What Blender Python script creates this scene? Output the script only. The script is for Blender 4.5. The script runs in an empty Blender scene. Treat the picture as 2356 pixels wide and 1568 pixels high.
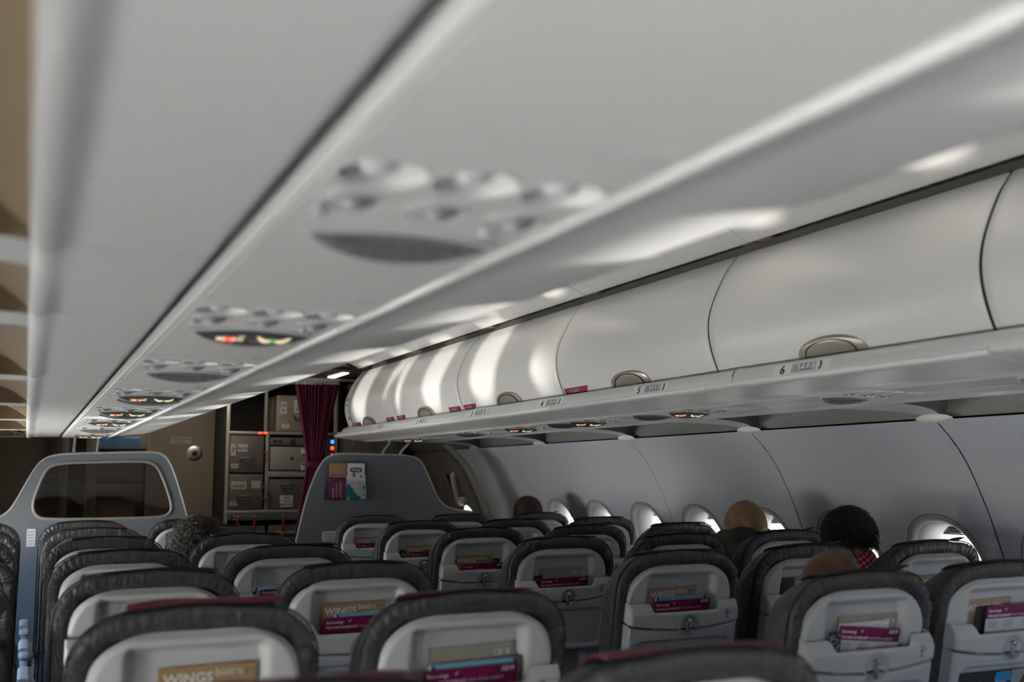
import bpy, bmesh, math, random
import numpy as np
from mathutils import Vector, Matrix, noise
R_ = random.Random(7)
PI = math.pi
scene = bpy.context.scene
COL = scene.collection
# ---------------------------------------------------------------- materials
def newmat(name):
    m = bpy.data.materials.new(name); m.use_nodes = True
    nt = m.node_tree; b = nt.nodes['Principled BSDF']
    return m, nt, b
def mat(name, col, rough=0.5, metal=0.0, spec=0.5, bump=0.0, scale=200.0, detail=3.0, var=0.0, vscale=3.0, emit=None, estr=0.0, coat=0.0, sheen=0.0):
    m, nt, b = newmat(name)
    N, L = nt.nodes, nt.links
    c = (col[0], col[1], col[2], 1)
    b.inputs['Base Color'].default_value = c
    b.inputs['Roughness'].default_value = rough
    b.inputs['Metallic'].default_value = metal
    b.inputs['Specular IOR Level'].default_value = spec
    b.inputs['Coat Weight'].default_value = coat
    b.inputs['Sheen Weight'].default_value = sheen
    tc = N.new('ShaderNodeTexCoord')
    if var > 0:
        n = N.new('ShaderNodeTexNoise'); n.inputs['Scale'].default_value = vscale; n.inputs['Detail'].default_value = 4
        r = N.new('ShaderNodeMixRGB'); r.blend_type = 'MIX'
        r.inputs[1].default_value = (col[0]*(1-var), col[1]*(1-var), col[2]*(1-var), 1)
        r.inputs[2].default_value = (min(1, col[0]*(1+var)), min(1, col[1]*(1+var)), min(1, col[2]*(1+var)), 1)
        L.new(tc.outputs['Object'], n.inputs['Vector']); L.new(n.outputs['Fac'], r.inputs[0]); L.new(r.outputs[0], b.inputs['Base Color'])
    if bump > 0:
        n = N.new('ShaderNodeTexNoise'); n.inputs['Scale'].default_value = scale; n.inputs['Detail'].default_value = detail
        bp = N.new('ShaderNodeBump'); bp.inputs['Strength'].default_value = bump; bp.inputs['Distance'].default_value = 0.01
        L.new(tc.outputs['Object'], n.inputs['Vector']); L.new(n.outputs['Fac'], bp.inputs['Height']); L.new(bp.outputs['Normal'], b.inputs['Normal'])
    if emit:
        b.inputs['Emission Color'].default_value = (emit[0], emit[1], emit[2], 1); b.inputs['Emission Strength'].default_value = estr
    return m
M = {}
M['bin'] = mat('bin_white', (.64, .635, .615), .33, spec=.5, bump=.02, scale=900)
M['under'] = mat('underside_white', (.70, .70, .685), .36, spec=.45, var=.02, vscale=2)
M['rail'] = mat('rail_grey', (.56, .57, .58), .3, spec=.5)
M['dark'] = mat('dark_gap', (.012, .011, .010), .7)
M['track'] = mat('dark_track', (.035, .030, .027), .55, var=.3, vscale=30)
M['trackblock'] = mat('track_block', (.16, .13, .115), .5)
M['cove'] = mat('cove_grey', (.20, .208, .195), .45)
M['lens'] = mat('cove_lens', (.27, .195, .105), .35)
M['ceil'] = mat('ceiling_white', (.72, .71, .68), .5)
M['shell'] = mat('seat_plastic', (.60, .605, .605), .42, spec=.45, bump=.05, scale=1500, detail=2)
M['shell2'] = mat('tray_plastic', (.55, .56, .57), .42, spec=.45, bump=.05, scale=1500, detail=2)
M['maroon'] = mat('flap_maroon', (.10, .008, .018), .65, sheen=.05, var=.2, vscale=60)
M['blackfab'] = mat('flap_black', (.014, .013, .015), .75, bump=.3, scale=700)
M['chrome'] = mat('dark_chrome', (.55, .56, .58), .34, metal=1)
M['steel'] = mat('brushed_steel', (.55, .53, .5), .35, metal=1, bump=.03, scale=300)
M['handle'] = mat('champagne_handle', (.40, .365, .31), .3, metal=.55, spec=.6)
M['burg'] = mat('burgundy_sticker', (.20, .008, .045), .45)
M['magenta'] = mat('magenta_card', (.22, .004, .085), .4)
M['magenta2'] = mat('magenta_card_dark', (.13, .003, .05), .4)
M['white'] = mat('white_print', (.85, .84, .83), .5)
M['offwhite'] = mat('sticker_white', (.66, .68, .70), .45)
M['grey_print'] = mat('grey_print', (.35, .35, .36), .5)
M['ink'] = mat('dark_ink', (.03, .03, .035), .5)
M['kraft'] = mat('kraft_paper', (.40, .27, .13), .6, var=.12, vscale=40)
M['rose'] = mat('rose_tan_paper', (.45, .31, .235), .5, var=.04, vscale=20)
M['taupe'] = mat('taupe_paper', (.40, .36, .30), .5)
M['sky'] = mat('skyblue_paper', (.24, .50, .68), .4)
M['teal'] = mat('teal_print', (.0, .22, .33), .5)
M['signdark'] = mat('sign_dark', (.095, .095, .097), .35)
M['signgrey'] = mat('sign_grey', (.20, .20, .205), .4)
M['nozzle'] = mat('nozzle_grey', (.30, .31, .32), .3, spec=.6)
M['glowcream'] = mat('lit_cream', (.8, .65, .45), .5, emit=(1, .80, .52), estr=.62)
M['glowred'] = mat('lit_red', (.8, .1, .08), .5, emit=(1, .16, .12), estr=.55)
M['glowgreen'] = mat('lit_green', (.1, .6, .2), .5, emit=(.05, .8, .25), estr=.5)
M['ledblue'] = mat('led_blue', (.05, .2, 1), .5, emit=(.03, .22, 1), estr=2.2)
M['ledred'] = mat('led_red', (1, .1, .05), .5, emit=(1, .06, .02), estr=2.2)
M['part'] = mat('partition_grey', (.155, .168, .180), .42, spec=.45, bump=.04, scale=900)
M['partedge'] = mat('partition_edge', (.60, .61, .61), .3, metal=.4)
M['galley'] = mat('galley_beige', (.20, .175, .14), .5, var=.05, vscale=4)
M['galleydark'] = mat('galley_dark', (.018, .016, .014), .6)
M['galleyframe'] = mat('galley_frame', (.42, .40, .36), .35, metal=.5)
M['brownwall'] = mat('brown_wall', (.19, .155, .115), .5, var=.05, vscale=6)
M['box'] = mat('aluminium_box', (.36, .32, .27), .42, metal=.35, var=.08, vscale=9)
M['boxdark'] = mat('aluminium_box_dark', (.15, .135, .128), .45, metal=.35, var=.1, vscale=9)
M['curtain'] = mat('curtain_cloth', (.120, .002, .030), .8, sheen=.08, bump=.1, scale=900)
M['floor'] = mat('carpet', (.06, .065, .075), .9, bump=.3, scale=800, var=.15, vscale=60)
M['skin'] = mat('skin', (.50, .27, .185), .5, var=.06, vscale=25)
M['skinbald'] = mat('skin_tan', (.115, .050, .028), .38, var=.10, vscale=22, bump=.05, scale=600)
M['hairdark'] = mat('hair_dark', (.028, .019, .014), .38, spec=.6)
M['hairblonde'] = mat('hair_blonde', (.50, .32, .15), .36, spec=.6, var=.45, vscale=45)
M['hairgrey'] = mat('hair_grey', (.10, .09, .075), .40, spec=.55, var=.7, vscale=60)
M['hairbrown'] = mat('hair_brown', (.055, .033, .022), .5)
M['scarf'] = mat('scarf_dark', (.055, .056, .048), .85, bump=.5, scale=120)
M['jacket'] = mat('jacket_dark', (.02, .021, .026), .8, bump=.2, scale=300)
M['mint'] = mat('mint_collar', (.42, .60, .50), .7)
M['cloth'] = mat('grey_cloth', (.08, .085, .10), .85)
M['rubber'] = mat('window_rim', (.26, .255, .24), .4)
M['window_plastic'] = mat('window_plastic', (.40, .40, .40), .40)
M['reveal'] = mat('window_reveal', (.20, .20, .20), .5)  # same plastic as the window, darkened to paint in the funnel's shade
M['shade'] = mat('shade_plastic', (.42, .40, .37), .5)
M['brown'] = mat('belt_brown', (.16, .075, .05), .6)
# leather: grainy with stretched creases
def leather(name, col, rough):
    m, nt, b = newmat(name); N, L = nt.nodes, nt.links
    b.inputs['Base Color'].default_value = (*col, 1); b.inputs['Roughness'].default_value = rough
    b.inputs['Specular IOR Level'].default_value = .5
    tc = N.new('ShaderNodeTexCoord')
    g = N.new('ShaderNodeTexVoronoi'); g.inputs['Scale'].default_value = 420
    w = N.new('ShaderNodeTexNoise'); w.inputs['Scale'].default_value = 24; w.inputs['Detail'].default_value = 3; w.inputs['Distortion'].default_value = 1.2
    mp = N.new('ShaderNodeMapping'); mp.inputs['Scale'].default_value = (1.5, .8, .5)
    a = N.new('ShaderNodeMath'); a.operation = 'MULTIPLY_ADD'; a.inputs[1].default_value = .03
    L.new(tc.outputs['Object'], g.inputs['Vector']); L.new(tc.outputs['Object'], mp.inputs['Vector']); L.new(mp.outputs[0], w.inputs['Vector'])
    L.new(g.outputs['Distance'], a.inputs[0]); L.new(w.outputs['Fac'], a.inputs[2])
    bp = N.new('ShaderNodeBump'); bp.inputs['Strength'].default_value = .55; bp.inputs['Distance'].default_value = .018
    L.new(a.outputs[0], bp.inputs['Height']); L.new(bp.outputs['Normal'], b.inputs['Normal'])
    return m
M['leather'] = leather('seat_leather', (.056, .058, .059), .46)
M['piping'] = mat('seat_piping', (.012, .012, .013), .5)
# sidewall: fine horizontal ribbing
def wallmat():
    m, nt, b = newmat('sidewall_fabric'); N, L = nt.nodes, nt.links
    b.inputs['Base Color'].default_value = (.58, .60, .645, 1); b.inputs['Roughness'].default_value = .5
    tc = N.new('ShaderNodeTexCoord'); w = N.new('ShaderNodeTexWave'); w.wave_type = 'BANDS'; w.bands_direction = 'Z'
    w.inputs['Scale'].default_value = 55; w.inputs['Distortion'].default_value = .3
    bp = N.new('ShaderNodeBump'); bp.inputs['Strength'].default_value = .12; bp.inputs['Distance'].default_value = .004
    L.new(tc.outputs['Object'], w.inputs['Vector']); L.new(w.outputs['Fac'], bp.inputs['Height']); L.new(bp.outputs['Normal'], b.inputs['Normal'])
    return m
M['wall'] = wallmat()
def glass(name, tint, refl, rough=.03):
    m = bpy.data.materials.new(name); m.use_nodes = True; nt = m.node_tree; nt.nodes.clear(); N, L = nt.nodes, nt.links
    o = N.new('ShaderNodeOutputMaterial'); t = N.new('ShaderNodeBsdfTransparent'); t.inputs[0].default_value = (*tint, 1)
    g = N.new('ShaderNodeBsdfGlossy'); g.inputs['Roughness'].default_value = rough
    mx = N.new('ShaderNodeMixShader'); mx.inputs[0].default_value = refl
    L.new(t.outputs[0], mx.inputs[1]); L.new(g.outputs[0], mx.inputs[2]); L.new(mx.outputs[0], o.inputs[0])
    return m
M['glass'] = glass('window_glass', (.96, .98, 1.0), .03)
M['smoke'] = glass('tinted_plexiglass', (.58, .54, .50), .04)
M['clear'] = glass('clear_plexiglass', (.90, .91, .92), .03)
def plaid():
    m, nt, b = newmat('red_plaid'); N, L = nt.nodes, nt.links
    b.inputs['Roughness'].default_value = .8
    tc = N.new('ShaderNodeTexCoord'); mp = N.new('ShaderNodeMapping'); mp.inputs['Rotation'].default_value = (.2, .55, .1)
    L.new(tc.outputs['Object'], mp.inputs['Vector'])
    sep = N.new('ShaderNodeSeparateXYZ'); L.new(mp.outputs[0], sep.inputs[0])
    outs = []
    for ax in ('X', 'Z'):
        a = N.new('ShaderNodeMath'); a.operation = 'MULTIPLY'; a.inputs[1].default_value = 62
        f = N.new('ShaderNodeMath'); f.operation = 'FRACT'
        c = N.new('ShaderNodeMath'); c.operation = 'LESS_THAN'; c.inputs[1].default_value = .42
        L.new(sep.outputs[ax], a.inputs[0]); L.new(a.outputs[0], f.inputs[0]); L.new(f.outputs[0], c.inputs[0]); outs.append(c)
    s = N.new('ShaderNodeMath'); s.operation = 'ADD'; L.new(outs[0].outputs[0], s.inputs[0]); L.new(outs[1].outputs[0], s.inputs[1])
    d = N.new('ShaderNodeMath'); d.operation = 'MULTIPLY'; d.inputs[1].default_value = .5; L.new(s.outputs[0], d.inputs[0])
    r = N.new('ShaderNodeValToRGB'); r.color_ramp.elements[0].color = (.52, .012, .035, 1); r.color_ramp.elements[1].color = (.80, .66, .66, 1)
    e = r.color_ramp.elements.new(.5); e.color = (.62, .10, .14, 1)
    L.new(d.outputs[0], r.inputs[0]); L.new(r.outputs[0], b.inputs['Base Color'])
    return m
M['plaid'] = plaid()
# ---------------------------------------------------------------- helpers
def link(o, parent=None):
    COL.objects.link(o)
    if parent is not None: o.parent = parent
    return o
def setup(me, smooth=True, angle=40):
    if smooth:
        me.polygons.foreach_set('use_smooth', [True]*len(me.polygons))
        if angle < 180: me.set_sharp_from_angle(angle=math.radians(angle))
    me.update()
class MB:
    def __init__(s): s.v = []; s.f = []; s.m = []
    def add(s, V, F, mi=0, X=None):
        b = len(s.v)
        s.v += [tuple(X @ Vector(p)) for p in V] if X is not None else [tuple(p) for p in V]
        s.f += [tuple(i+b for i in f) for f in F]; s.m += [mi]*len(F)
        return s
    def box(s, c, d, r=.003, mi=0, seg=2, X=None):
        V, F = rbox(d, r, seg); return s.add([(p[0]+c[0], p[1]+c[1], p[2]+c[2]) for p in V], F, mi, X)
    def tube(s, pts, r, n=8, mi=0, closed=False, X=None):
        V, F = tube(pts, r, n, closed); return s.add(V, F, mi, X)
    def lathe(s, prof, n=24, mi=0, X=None):
        V, F = lathe(prof, n); return s.add(V, F, mi, X)
    def mesh(s, name, mats):
        me = bpy.data.meshes.new(name); me.from_pydata(s.v, [], s.f)
        for k in mats: me.materials.append(M[k] if isinstance(k, str) else k)
        me.polygons.foreach_set('material_index', s.m)
        return me
    def build(s, name, mats, parent=None, smooth=True, angle=40):
        if not isinstance(mats, (list, tuple)): mats = [mats]
        me = s.mesh(name, mats); setup(me, smooth, angle)
        return link(bpy.data.objects.new(name, me), parent)
_rb = {}
def rbox(d, r, seg=2):
    key = (round(d[0], 5), round(d[1], 5), round(d[2], 5), r, seg)
    if key not in _rb:
        bm = bmesh.new(); bmesh.ops.create_cube(bm, size=1)
        for v in bm.verts: v.co = Vector((v.co.x*d[0], v.co.y*d[1], v.co.z*d[2]))
        if r > 0: bmesh.ops.bevel(bm, geom=list(bm.edges), offset=min(r, min(d)*.49), segments=seg, profile=.5, affect='EDGES')
        bm.verts.index_update()
        _rb[key] = ([tuple(v.co) for v in bm.verts], [tuple(v.index for v in f.verts) for f in bm.faces]); bm.free()
    return _rb[key]
def tube(pts, r, n=8, closed=False):
    P = [Vector(p) for p in pts]; m = len(P); V = []; F = []
    up = None
    for i in range(m):
        if closed: t = P[(i+1) % m]-P[i-1]
        else: t = P[min(i+1, m-1)]-P[max(i-1, 0)]
        t.normalize()
        if up is None: up = t.orthogonal().normalized()
        else:
            up = up - t*up.dot(t)
            up = up.normalized() if up.length > 1e-6 else t.orthogonal().normalized()
        w = t.cross(up); rr = r[i] if isinstance(r, (list, tuple)) else r
        for k in range(n):
            a = 2*PI*k/n; V.append(P[i]+up*math.cos(a)*rr+w*math.sin(a)*rr)
    for i in range(m if closed else m-1):
        j = (i+1) % m
        for k in range(n): F.append((i*n+k, i*n+(k+1) % n, j*n+(k+1) % n, j*n+k))
    if not closed:
        F.append(tuple(range(n-1, -1, -1))); F.append(tuple((m-1)*n+k for k in range(n)))
    return V, F
def lathe(prof, n=24, cap=True):
    V = []; F = []; m = len(prof)
    for r, z in prof:
        for k in range(n): a = 2*PI*k/n; V.append((r*math.cos(a), r*math.sin(a), z))
    for i in range(m-1):
        for k in range(n): F.append((i*n+k, i*n+(k+1) % n, (i+1)*n+(k+1) % n, (i+1)*n+k))
    if cap and prof[0][0] > 1e-6: F.append(tuple(range(n-1, -1, -1)))
    if prof[-1][0] > 1e-6: F.append(tuple((m-1)*n+k for k in range(n)))
    return V, F
def gridF(nu, nv, off=0):
    return [(off+i*nv+j, off+(i+1)*nv+j, off+(i+1)*nv+j+1, off+i*nv+j+1) for i in range(nu-1) for j in range(nv-1)]
def ss(a, b, x):
    t = max(0., min(1., (x-a)/(b-a))); return t*t*(3-2*t)
def plate(loops, th, bevel=0.0, res=2, X=None):
    """flat plate in local XY (first loop outline, others holes), thickness th centred on z=0 -> V,F"""
    cu = bpy.data.curves.new('tmp', 'CURVE'); cu.dimensions = '2D'; cu.fill_mode = 'BOTH'
    cu.extrude = max(0, th/2-bevel); cu.bevel_depth = bevel; cu.bevel_resolution = res
    for lp in loops:
        sp = cu.splines.new('POLY'); sp.points.add(len(lp)-1)
        for p, q in zip(sp.points, lp): p.co = (q[0], q[1], 0, 1)
        sp.use_cyclic_u = True
    if bevel > 0: cu.offset = -bevel
    o = bpy.data.objects.new('tmp', cu); me = bpy.data.meshes.new_from_object(o)
    V = [tuple(v.co) for v in me.vertices]; F = [tuple(p.vertices) for p in me.polygons]
    bpy.data.objects.remove(o); bpy.data.curves.remove(cu); bpy.data.meshes.remove(me)
    if X is not None: V = [tuple(X @ Vector(p)) for p in V]
    return V, F
_tx = {}
def text(s, size, bold=0.0, align='LEFT', ext=.0003, spacing=1.0):
    key = (s, size, bold, align, spacing)
    if key not in _tx:
        cu = bpy.data.curves.new('tmp', 'FONT'); cu.body = s; cu.size = size; cu.offset = bold*size; cu.extrude = ext; cu.align_x = align
        cu.space_character = spacing; cu.resolution_u = 2
        o = bpy.data.objects.new('tmp', cu); me = bpy.data.meshes.new_from_object(o)
        _tx[key] = ([tuple(v.co) for v in me.vertices], [tuple(p.vertices) for p in me.polygons])
        bpy.data.objects.remove(o); bpy.data.curves.remove(cu); bpy.data.meshes.remove(me)
    return _tx[key]
XZ = Matrix.Rotation(PI/2, 4, 'X')            # local XY plane -> XZ plane facing -Y
def T(x, y, z): return Matrix.Translation((x, y, z))
def superell(hw, hh, n=48, e=2.5, c=(0, 0)):
    out = []
    for k in range(n):
        a = 2*PI*k/n; ca, sa = math.cos(a), math.sin(a)
        out.append((c[0]+hw*math.copysign(abs(ca)**(2/e), ca), c[1]+hh*math.copysign(abs(sa)**(2/e), sa)))
    return out
def rrect(x0, y0, x1, y1, r, n=5):
    out = []
    for cx, cy, a0 in ((x1-r, y1-r, 0), (x0+r, y1-r, 90), (x0+r, y0+r, 180), (x1-r, y0+r, 270)):
        for k in range(n+1):
            a = math.radians(a0+90*k/n); out.append((cx+r*math.cos(a), cy+r*math.sin(a)))
    return out
def smooth_poly(pts, it=2, closed=True):
    P = [tuple(p) for p in pts]
    for _ in range(it):
        Q = []
        n = len(P)
        rng = range(n) if closed else range(n-1)
        if not closed: Q.append(P[0])
        for i in rng:
            a, b = P[i], P[(i+1) % n]
            Q.append(tuple(.75*a[k]+.25*b[k] for k in range(len(a)))); Q.append(tuple(.25*a[k]+.75*b[k] for k in range(len(a))))
        if not closed: Q.append(P[-1])
        P = Q
    return P
def empty(name, loc=(0, 0, 0), rot=(0, 0, 0)):
    o = bpy.data.objects.new(name, None); o.empty_display_size = .05
    o.location = loc; o.rotation_euler = rot
    return link(o)
def tag(o, label, cat, group=None):
    o['label'] = label; o['category'] = cat
    if group: o['group'] = group
    return o
def structure(o, label=None):
    o['kind'] = 'structure'
    if label: o['label'] = label
    return o
def copy_tree(o, parent=None):
    c = o.copy(); COL.objects.link(c)
    if parent is not None: c.parent = parent
    for ch in list(o.children): copy_tree(ch, c)
    return c
ORD = ['', 'first', 'second', 'third', 'fourth', 'fifth', 'sixth', 'seventh', 'eighth', 'ninth', 'tenth', 'eleventh', 'twelfth', 'thirteenth', 'fourteenth']
# ---------------------------------------------------------------- layout
P_ = .762
SX = {'A': -1.511, 'B': -1.003, 'C': -.495, 'D': .495, 'E': 1.003, 'F': 1.511}
SY = {r: 1.209+P_*(r-1) for r in range(1, 8)}          # r=7 is the front row
LZ = [2.796+1.0665*k for k in range(-7, 5)]            # sidewall panel joints
YB = LZ[0]; YF = 7.50
WP = [(1.80, 0), (1.89, .16), (1.95, .38), (1.985, .62), (1.985, .78), (1.968, .95), (1.942, 1.07), (1.92, 1.13), (1.886, 1.22), (1.845, 1.305), (1.788, 1.41), (1.728, 1.487), (1.666, 1.545), (1.643, 1.565)]
_wz = np.array([p[1] for p in WP]); _wx = np.array([p[0] for p in WP])
def _spl(xs, ys):
    n = len(xs); h = np.diff(xs); al = np.zeros(n); 
    A = np.zeros((n, n)); A[0, 0] = A[-1, -1] = 1
    for i in range(1, n-1):
        A[i, i-1] = h[i-1]; A[i, i] = 2*(h[i-1]+h[i]); A[i, i+1] = h[i]; al[i] = 3*((ys[i+1]-ys[i])/h[i]-(ys[i]-ys[i-1])/h[i-1])
    c = np.linalg.solve(A, al); b = np.diff(ys)/h-h*(2*c[:-1]+c[1:])/3; d = np.diff(c)/(3*h)
    def f(x):
        i = int(np.clip(np.searchsorted(xs, x)-1, 0, n-2)); t = x-xs[i]
        return float(ys[i]+b[i]*t+c[i]*t*t+d[i]*t**3)
    return f
wallx = _spl(_wz, _wx)
def wallnrm(z):
    d = (wallx(z+.004)-wallx(z-.004))/.008
    n = Vector((-1, 0, d)); n.normalize(); return n
# ---------------------------------------------------------------- shell: sidewalls and windows
WZ0, WZ1, WZC, WHW, WHH = .69, 1.27, .98, .190, .236
def ell_dir(c, s, hw, hh, e=2.4):
    r = 1/((abs(c)**e+abs(s)**e)**(1/e)); return hw*c*r, hh*s*r
def wall_panel(side, y0, y1, wins, name):
    V, F, NR = [], [], []
    def pt(y, z, dx=0): 
        V.append((side*(wallx(z)+dx), y, z)); n = wallnrm(z); NR.append((side*n.x, n.y, n.z))
    def rows(za, zb, n, ya, yb, m=8):
        off = len(V)
        for i in range(n+1):
            for j in range(m+1): pt(ya+(yb-ya)*j/m, za+(zb-za)*i/n)
        F.extend(gridF(n+1, m+1, off))
    if not wins: rows(0, 1.565, 40, y0, y1)
    else:
        rows(0, WZ0, 10, y0, y1); rows(WZ1, 1.565, 12, y0, y1)
        edges = [y0]+[(wins[i]+wins[i+1])/2 for i in range(len(wins)-1)]+[y1]
        for i, yc in enumerate(wins):
            ya, yb = edges[i], edges[i+1]; n = 20; rect = []
            for k in range(n): rect.append((ya+(yb-ya)*k/n, WZ0))
            for k in range(n): rect.append((yb, WZ0+(WZ1-WZ0)*k/n))
            for k in range(n): rect.append((yb-(yb-ya)*k/n, WZ1))
            for k in range(n): rect.append((ya, WZ1-(WZ1-WZ0)*k/n))
            off = len(V); R = 5
            for j in range(R):
                t = j/(R-1)
                for (y, z) in rect:
                    u, w = (y-yc)/WHW, (z-WZC)/WHH; l = math.hypot(u, w); hy, hz = ell_dir(u/l, w/l, WHW, WHH)
                    pt(y+(yc+hy-y)*t, z+(WZC+hz-z)*t)
            m = len(rect)
            for j in range(R-1):
                for k in range(m): F.append((off+j*m+k, off+j*m+(k+1) % m, off+(j+1)*m+(k+1) % m, off+(j+1)*m+k))
    # rounded returns along the joints
    for y, sg in ((y0, 1), (y1, -1)):
        off = len(V)
        for i in range(41):
            z = 1.565*i/40; pt(y, z); pt(y-sg*.0005, z, .004)
        F.extend(gridF(41, 2, off))
    F2 = []
    for f in F:
        p = [Vector(V[i]) for i in f[:3]]; n_ = (p[1]-p[0]).cross(p[2]-p[0])
        F2.append(f if n_.dot(Vector(NR[f[0]])) > 0 else tuple(reversed(f)))
    me = bpy.data.meshes.new(name); me.from_pydata(V, [], F2); me.materials.append(M['wall']); setup(me, True, 180)
    me.normals_split_custom_set_from_vertices(NR)
    return structure(link(bpy.data.objects.new(name, me)))
def ring_surface(side, yc, rings, name, mk, n=56, parent=None, cap=False):
    V, F = [], []
    for hw, hh, dx in rings:
        for k in range(n):
            a = 2*PI*k/n; y, z = ell_dir(math.cos(a), math.sin(a), hw, hh); V.append((side*(wallx(WZC+z)+dx), yc+y, WZC+z))
    for j in range(len(rings)-1):
        for k in range(n): F.append((j*n+k, j*n+(k+1) % n, (j+1)*n+(k+1) % n, (j+1)*n+k))
    if cap: F.append(tuple((len(rings)-1)*n+k for k in range(n)))
    b = MB().add(V, F)
    return b.build(name, mk, parent, True, 180 if not cap else 40)
wcount = [0]
def window(side, yc, shade_z):
    wcount[0] += 1
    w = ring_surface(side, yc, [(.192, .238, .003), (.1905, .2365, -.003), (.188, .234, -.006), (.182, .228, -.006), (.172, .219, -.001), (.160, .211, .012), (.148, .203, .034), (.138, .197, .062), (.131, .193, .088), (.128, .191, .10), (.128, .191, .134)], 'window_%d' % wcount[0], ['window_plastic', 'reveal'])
    w.data.polygons.foreach_set('material_index', [1 if p // 56 >= 5 else 0 for p in range(len(w.data.polygons))])  # inner rings take the shade-darkened copy
    structure(w)
    ring_surface(side, yc, [(.1975, .2435, .001), (.196, .242, -.003), (.192, .238, -.004), (.190, .236, -.001)], 'bezel_rim', 'rubber', 56, w)
    ring_surface(side, yc, [(.130, .193, .128), (.09, .13, .128), (.03, .04, .128)], 'pane', 'glass', 40, w, True)
    V, F = [], []; nz, ny = 14, 14
    top = WZC+.1905
    for i in range(nz+1):
        z = shade_z+(top-shade_z)*i/nz; q = max(0, 1-abs((z-WZC)/.1915)**2.4)**(1/2.4)*.1285
        for j in range(ny+1): V.append((side*(wallx(z)+.106), yc-q+2*q*j/ny, z))
    F = gridF(nz+1, ny+1)
    b = MB().add(V, F)
    for j in range(ny+1): pass
    sh = b.build('shade', 'shade', w, True, 180)
    z = shade_z+.016; g = MB()
    X = T(side*(wallx(z)+.104), yc, z) @ Matrix.Rotation(side*.25, 4, 'Y')
    pr = [(0, -.004), (.020, -.004), (.026, -.001), (.028, .001)]
    Vg, Fg = lathe([(0, .006), (.03, .006), (.043, .003), (.045, 0)], 28)
    g.add([(-side*p[2], p[0], p[1]*.24) for p in Vg], Fg, 0, X)
    Vr, Fr = tube([(-side*.005, .043*math.cos(2*PI*k/32), .0105*math.sin(2*PI*k/32)) for k in range(32)], .0014, 6, True)
    g.add(Vr, Fr, 0, X)
    g.build('shade_grip', 'window_plastic', sh, True, 180)
    return w
wi = 0
for side, nm in ((1, 'wall_right'), (-1, 'wall_left')):
    for k in range(len(LZ)-1):
        y0, y1 = LZ[k], LZ[k+1]
        wall_panel(side, y0+.0045, y1-.0045, [y0+.267, y0+.80], nm)
        for j, off in enumerate((.267, .80)):
            sz = 1.139
            if side < 0:
                yy = y0+off
                sz = 1.165
                if .1 < yy < 4.5: sz = .94  # unseen left shades lowered here to trim the sun patches overhead
                if yy > 6.6: sz = .9
            elif y0+off > 6.6: sz = 1.0

            window(side, y0+off, sz)
    wall_panel(side, LZ[-1]+.003, YF, [], nm)
    # dark strips behind the panel joints
    b = MB()
    for y in LZ:
        V = []
        for i in range(33):
            z = 1.562*i/32; V += [(side*(wallx(z)+.0035), y-.02, z), (side*(wallx(z)+.0035), y+.02, z)]
        b.add(V, gridF(33, 2))
    structure(b.build('trim_1' if side > 0 else 'trim_2', 'dark', None, True, 180))
# ---------------------------------------------------------------- overhead: cove, underside, rail, hull
def loft_y(profile_fn, ys, mk, name, mi_fn=None, angle=50):
    prof0 = profile_fn(ys[0]); n = len(prof0); V = []
    for y in ys: V += [(x, y, z) for x, z in profile_fn(y)]
    b = MB(); F = gridF(len(ys), n)
    b.v = V; b.f = F; b.m = [mi_fn(i % (n-1)) if mi_fn else 0 for i in range(len(F))]
    return b.build(name, mk, None, True, angle)
OPEN = smooth_poly([(1.28, 1.611), (1.297, 1.622), (1.36, 1.664), (1.50, 1.69), (1.61, 1.69), (1.662, 1.668), (1.672, 1.62), (1.672, 1.574)], 2, False)
RIB = smooth_poly([(1.28, 1.611), (1.31, 1.611), (1.39, 1.6105), (1.49, 1.605), (1.57, 1.597), (1.615, 1.589), (1.636, 1.582), (1.648, 1.574)], 2, False)
def cove(side):
    n = len(OPEN); seams = [z for z in LZ if z > -.5]
    if side < 0: seams = sorted(seams+[1.19])
    seams = [YB]+[z for z in LZ if YB < z <= -.5]+seams
    if side < 0: seams = [YB]+[z for z in seams if z > 1.0]
    V = []; ncol = 0; kinds = []
    def wd(j, fw):
        s_ = max(0, (j-1)/(n-2))
        if side < 0: return .022+(.10*(1-s_)**1.5 if fw else .24*s_**1.3)
        return .016+(.36 if fw else .15)*(1-s_)**(1.7 if fw else 1.5)
    def col(fn, open_):
        nonlocal ncol
        for j in range(n):
            a = OPEN[j] if open_ else RIB[j]; V.append((side*a[0], fn(j), a[1]))
        ncol += 1; kinds.append(open_)
    for q, z in enumerate(seams):
        for tau in (-1, -.66, -.33, 0, .33, .66, 1): col(lambda j: z+tau*wd(j, tau > 0), False)
        nx = seams[q+1] if q+1 < len(seams) else YF+.2; short = .42 if nx-z < .7 else 1.0
        for f in (0, .06, .2, .4, .6, .8, .94, 1):
            def fn(j):
                ya = z+wd(j, True)+.007; yb = (nx-wd(j, False) if q+1 < len(seams) else YF)-.007; yb = max(yb, ya+.01); return ya+(yb-ya)*f
            col(fn, True)
    b = MB(); b.v = V; b.f = gridF(ncol, n)
    b.m = [1 if (f[0] % n) >= 2 and (kinds[f[0]//n] or kinds[f[1]//n]) else 0 for f in b.f]
    structure(b.build('trim_3' if side > 0 else 'trim_4', ['under', 'lens' if side < 0 else 'cove'], None, True, 50))
for s in (1, -1): cove(s)
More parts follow.
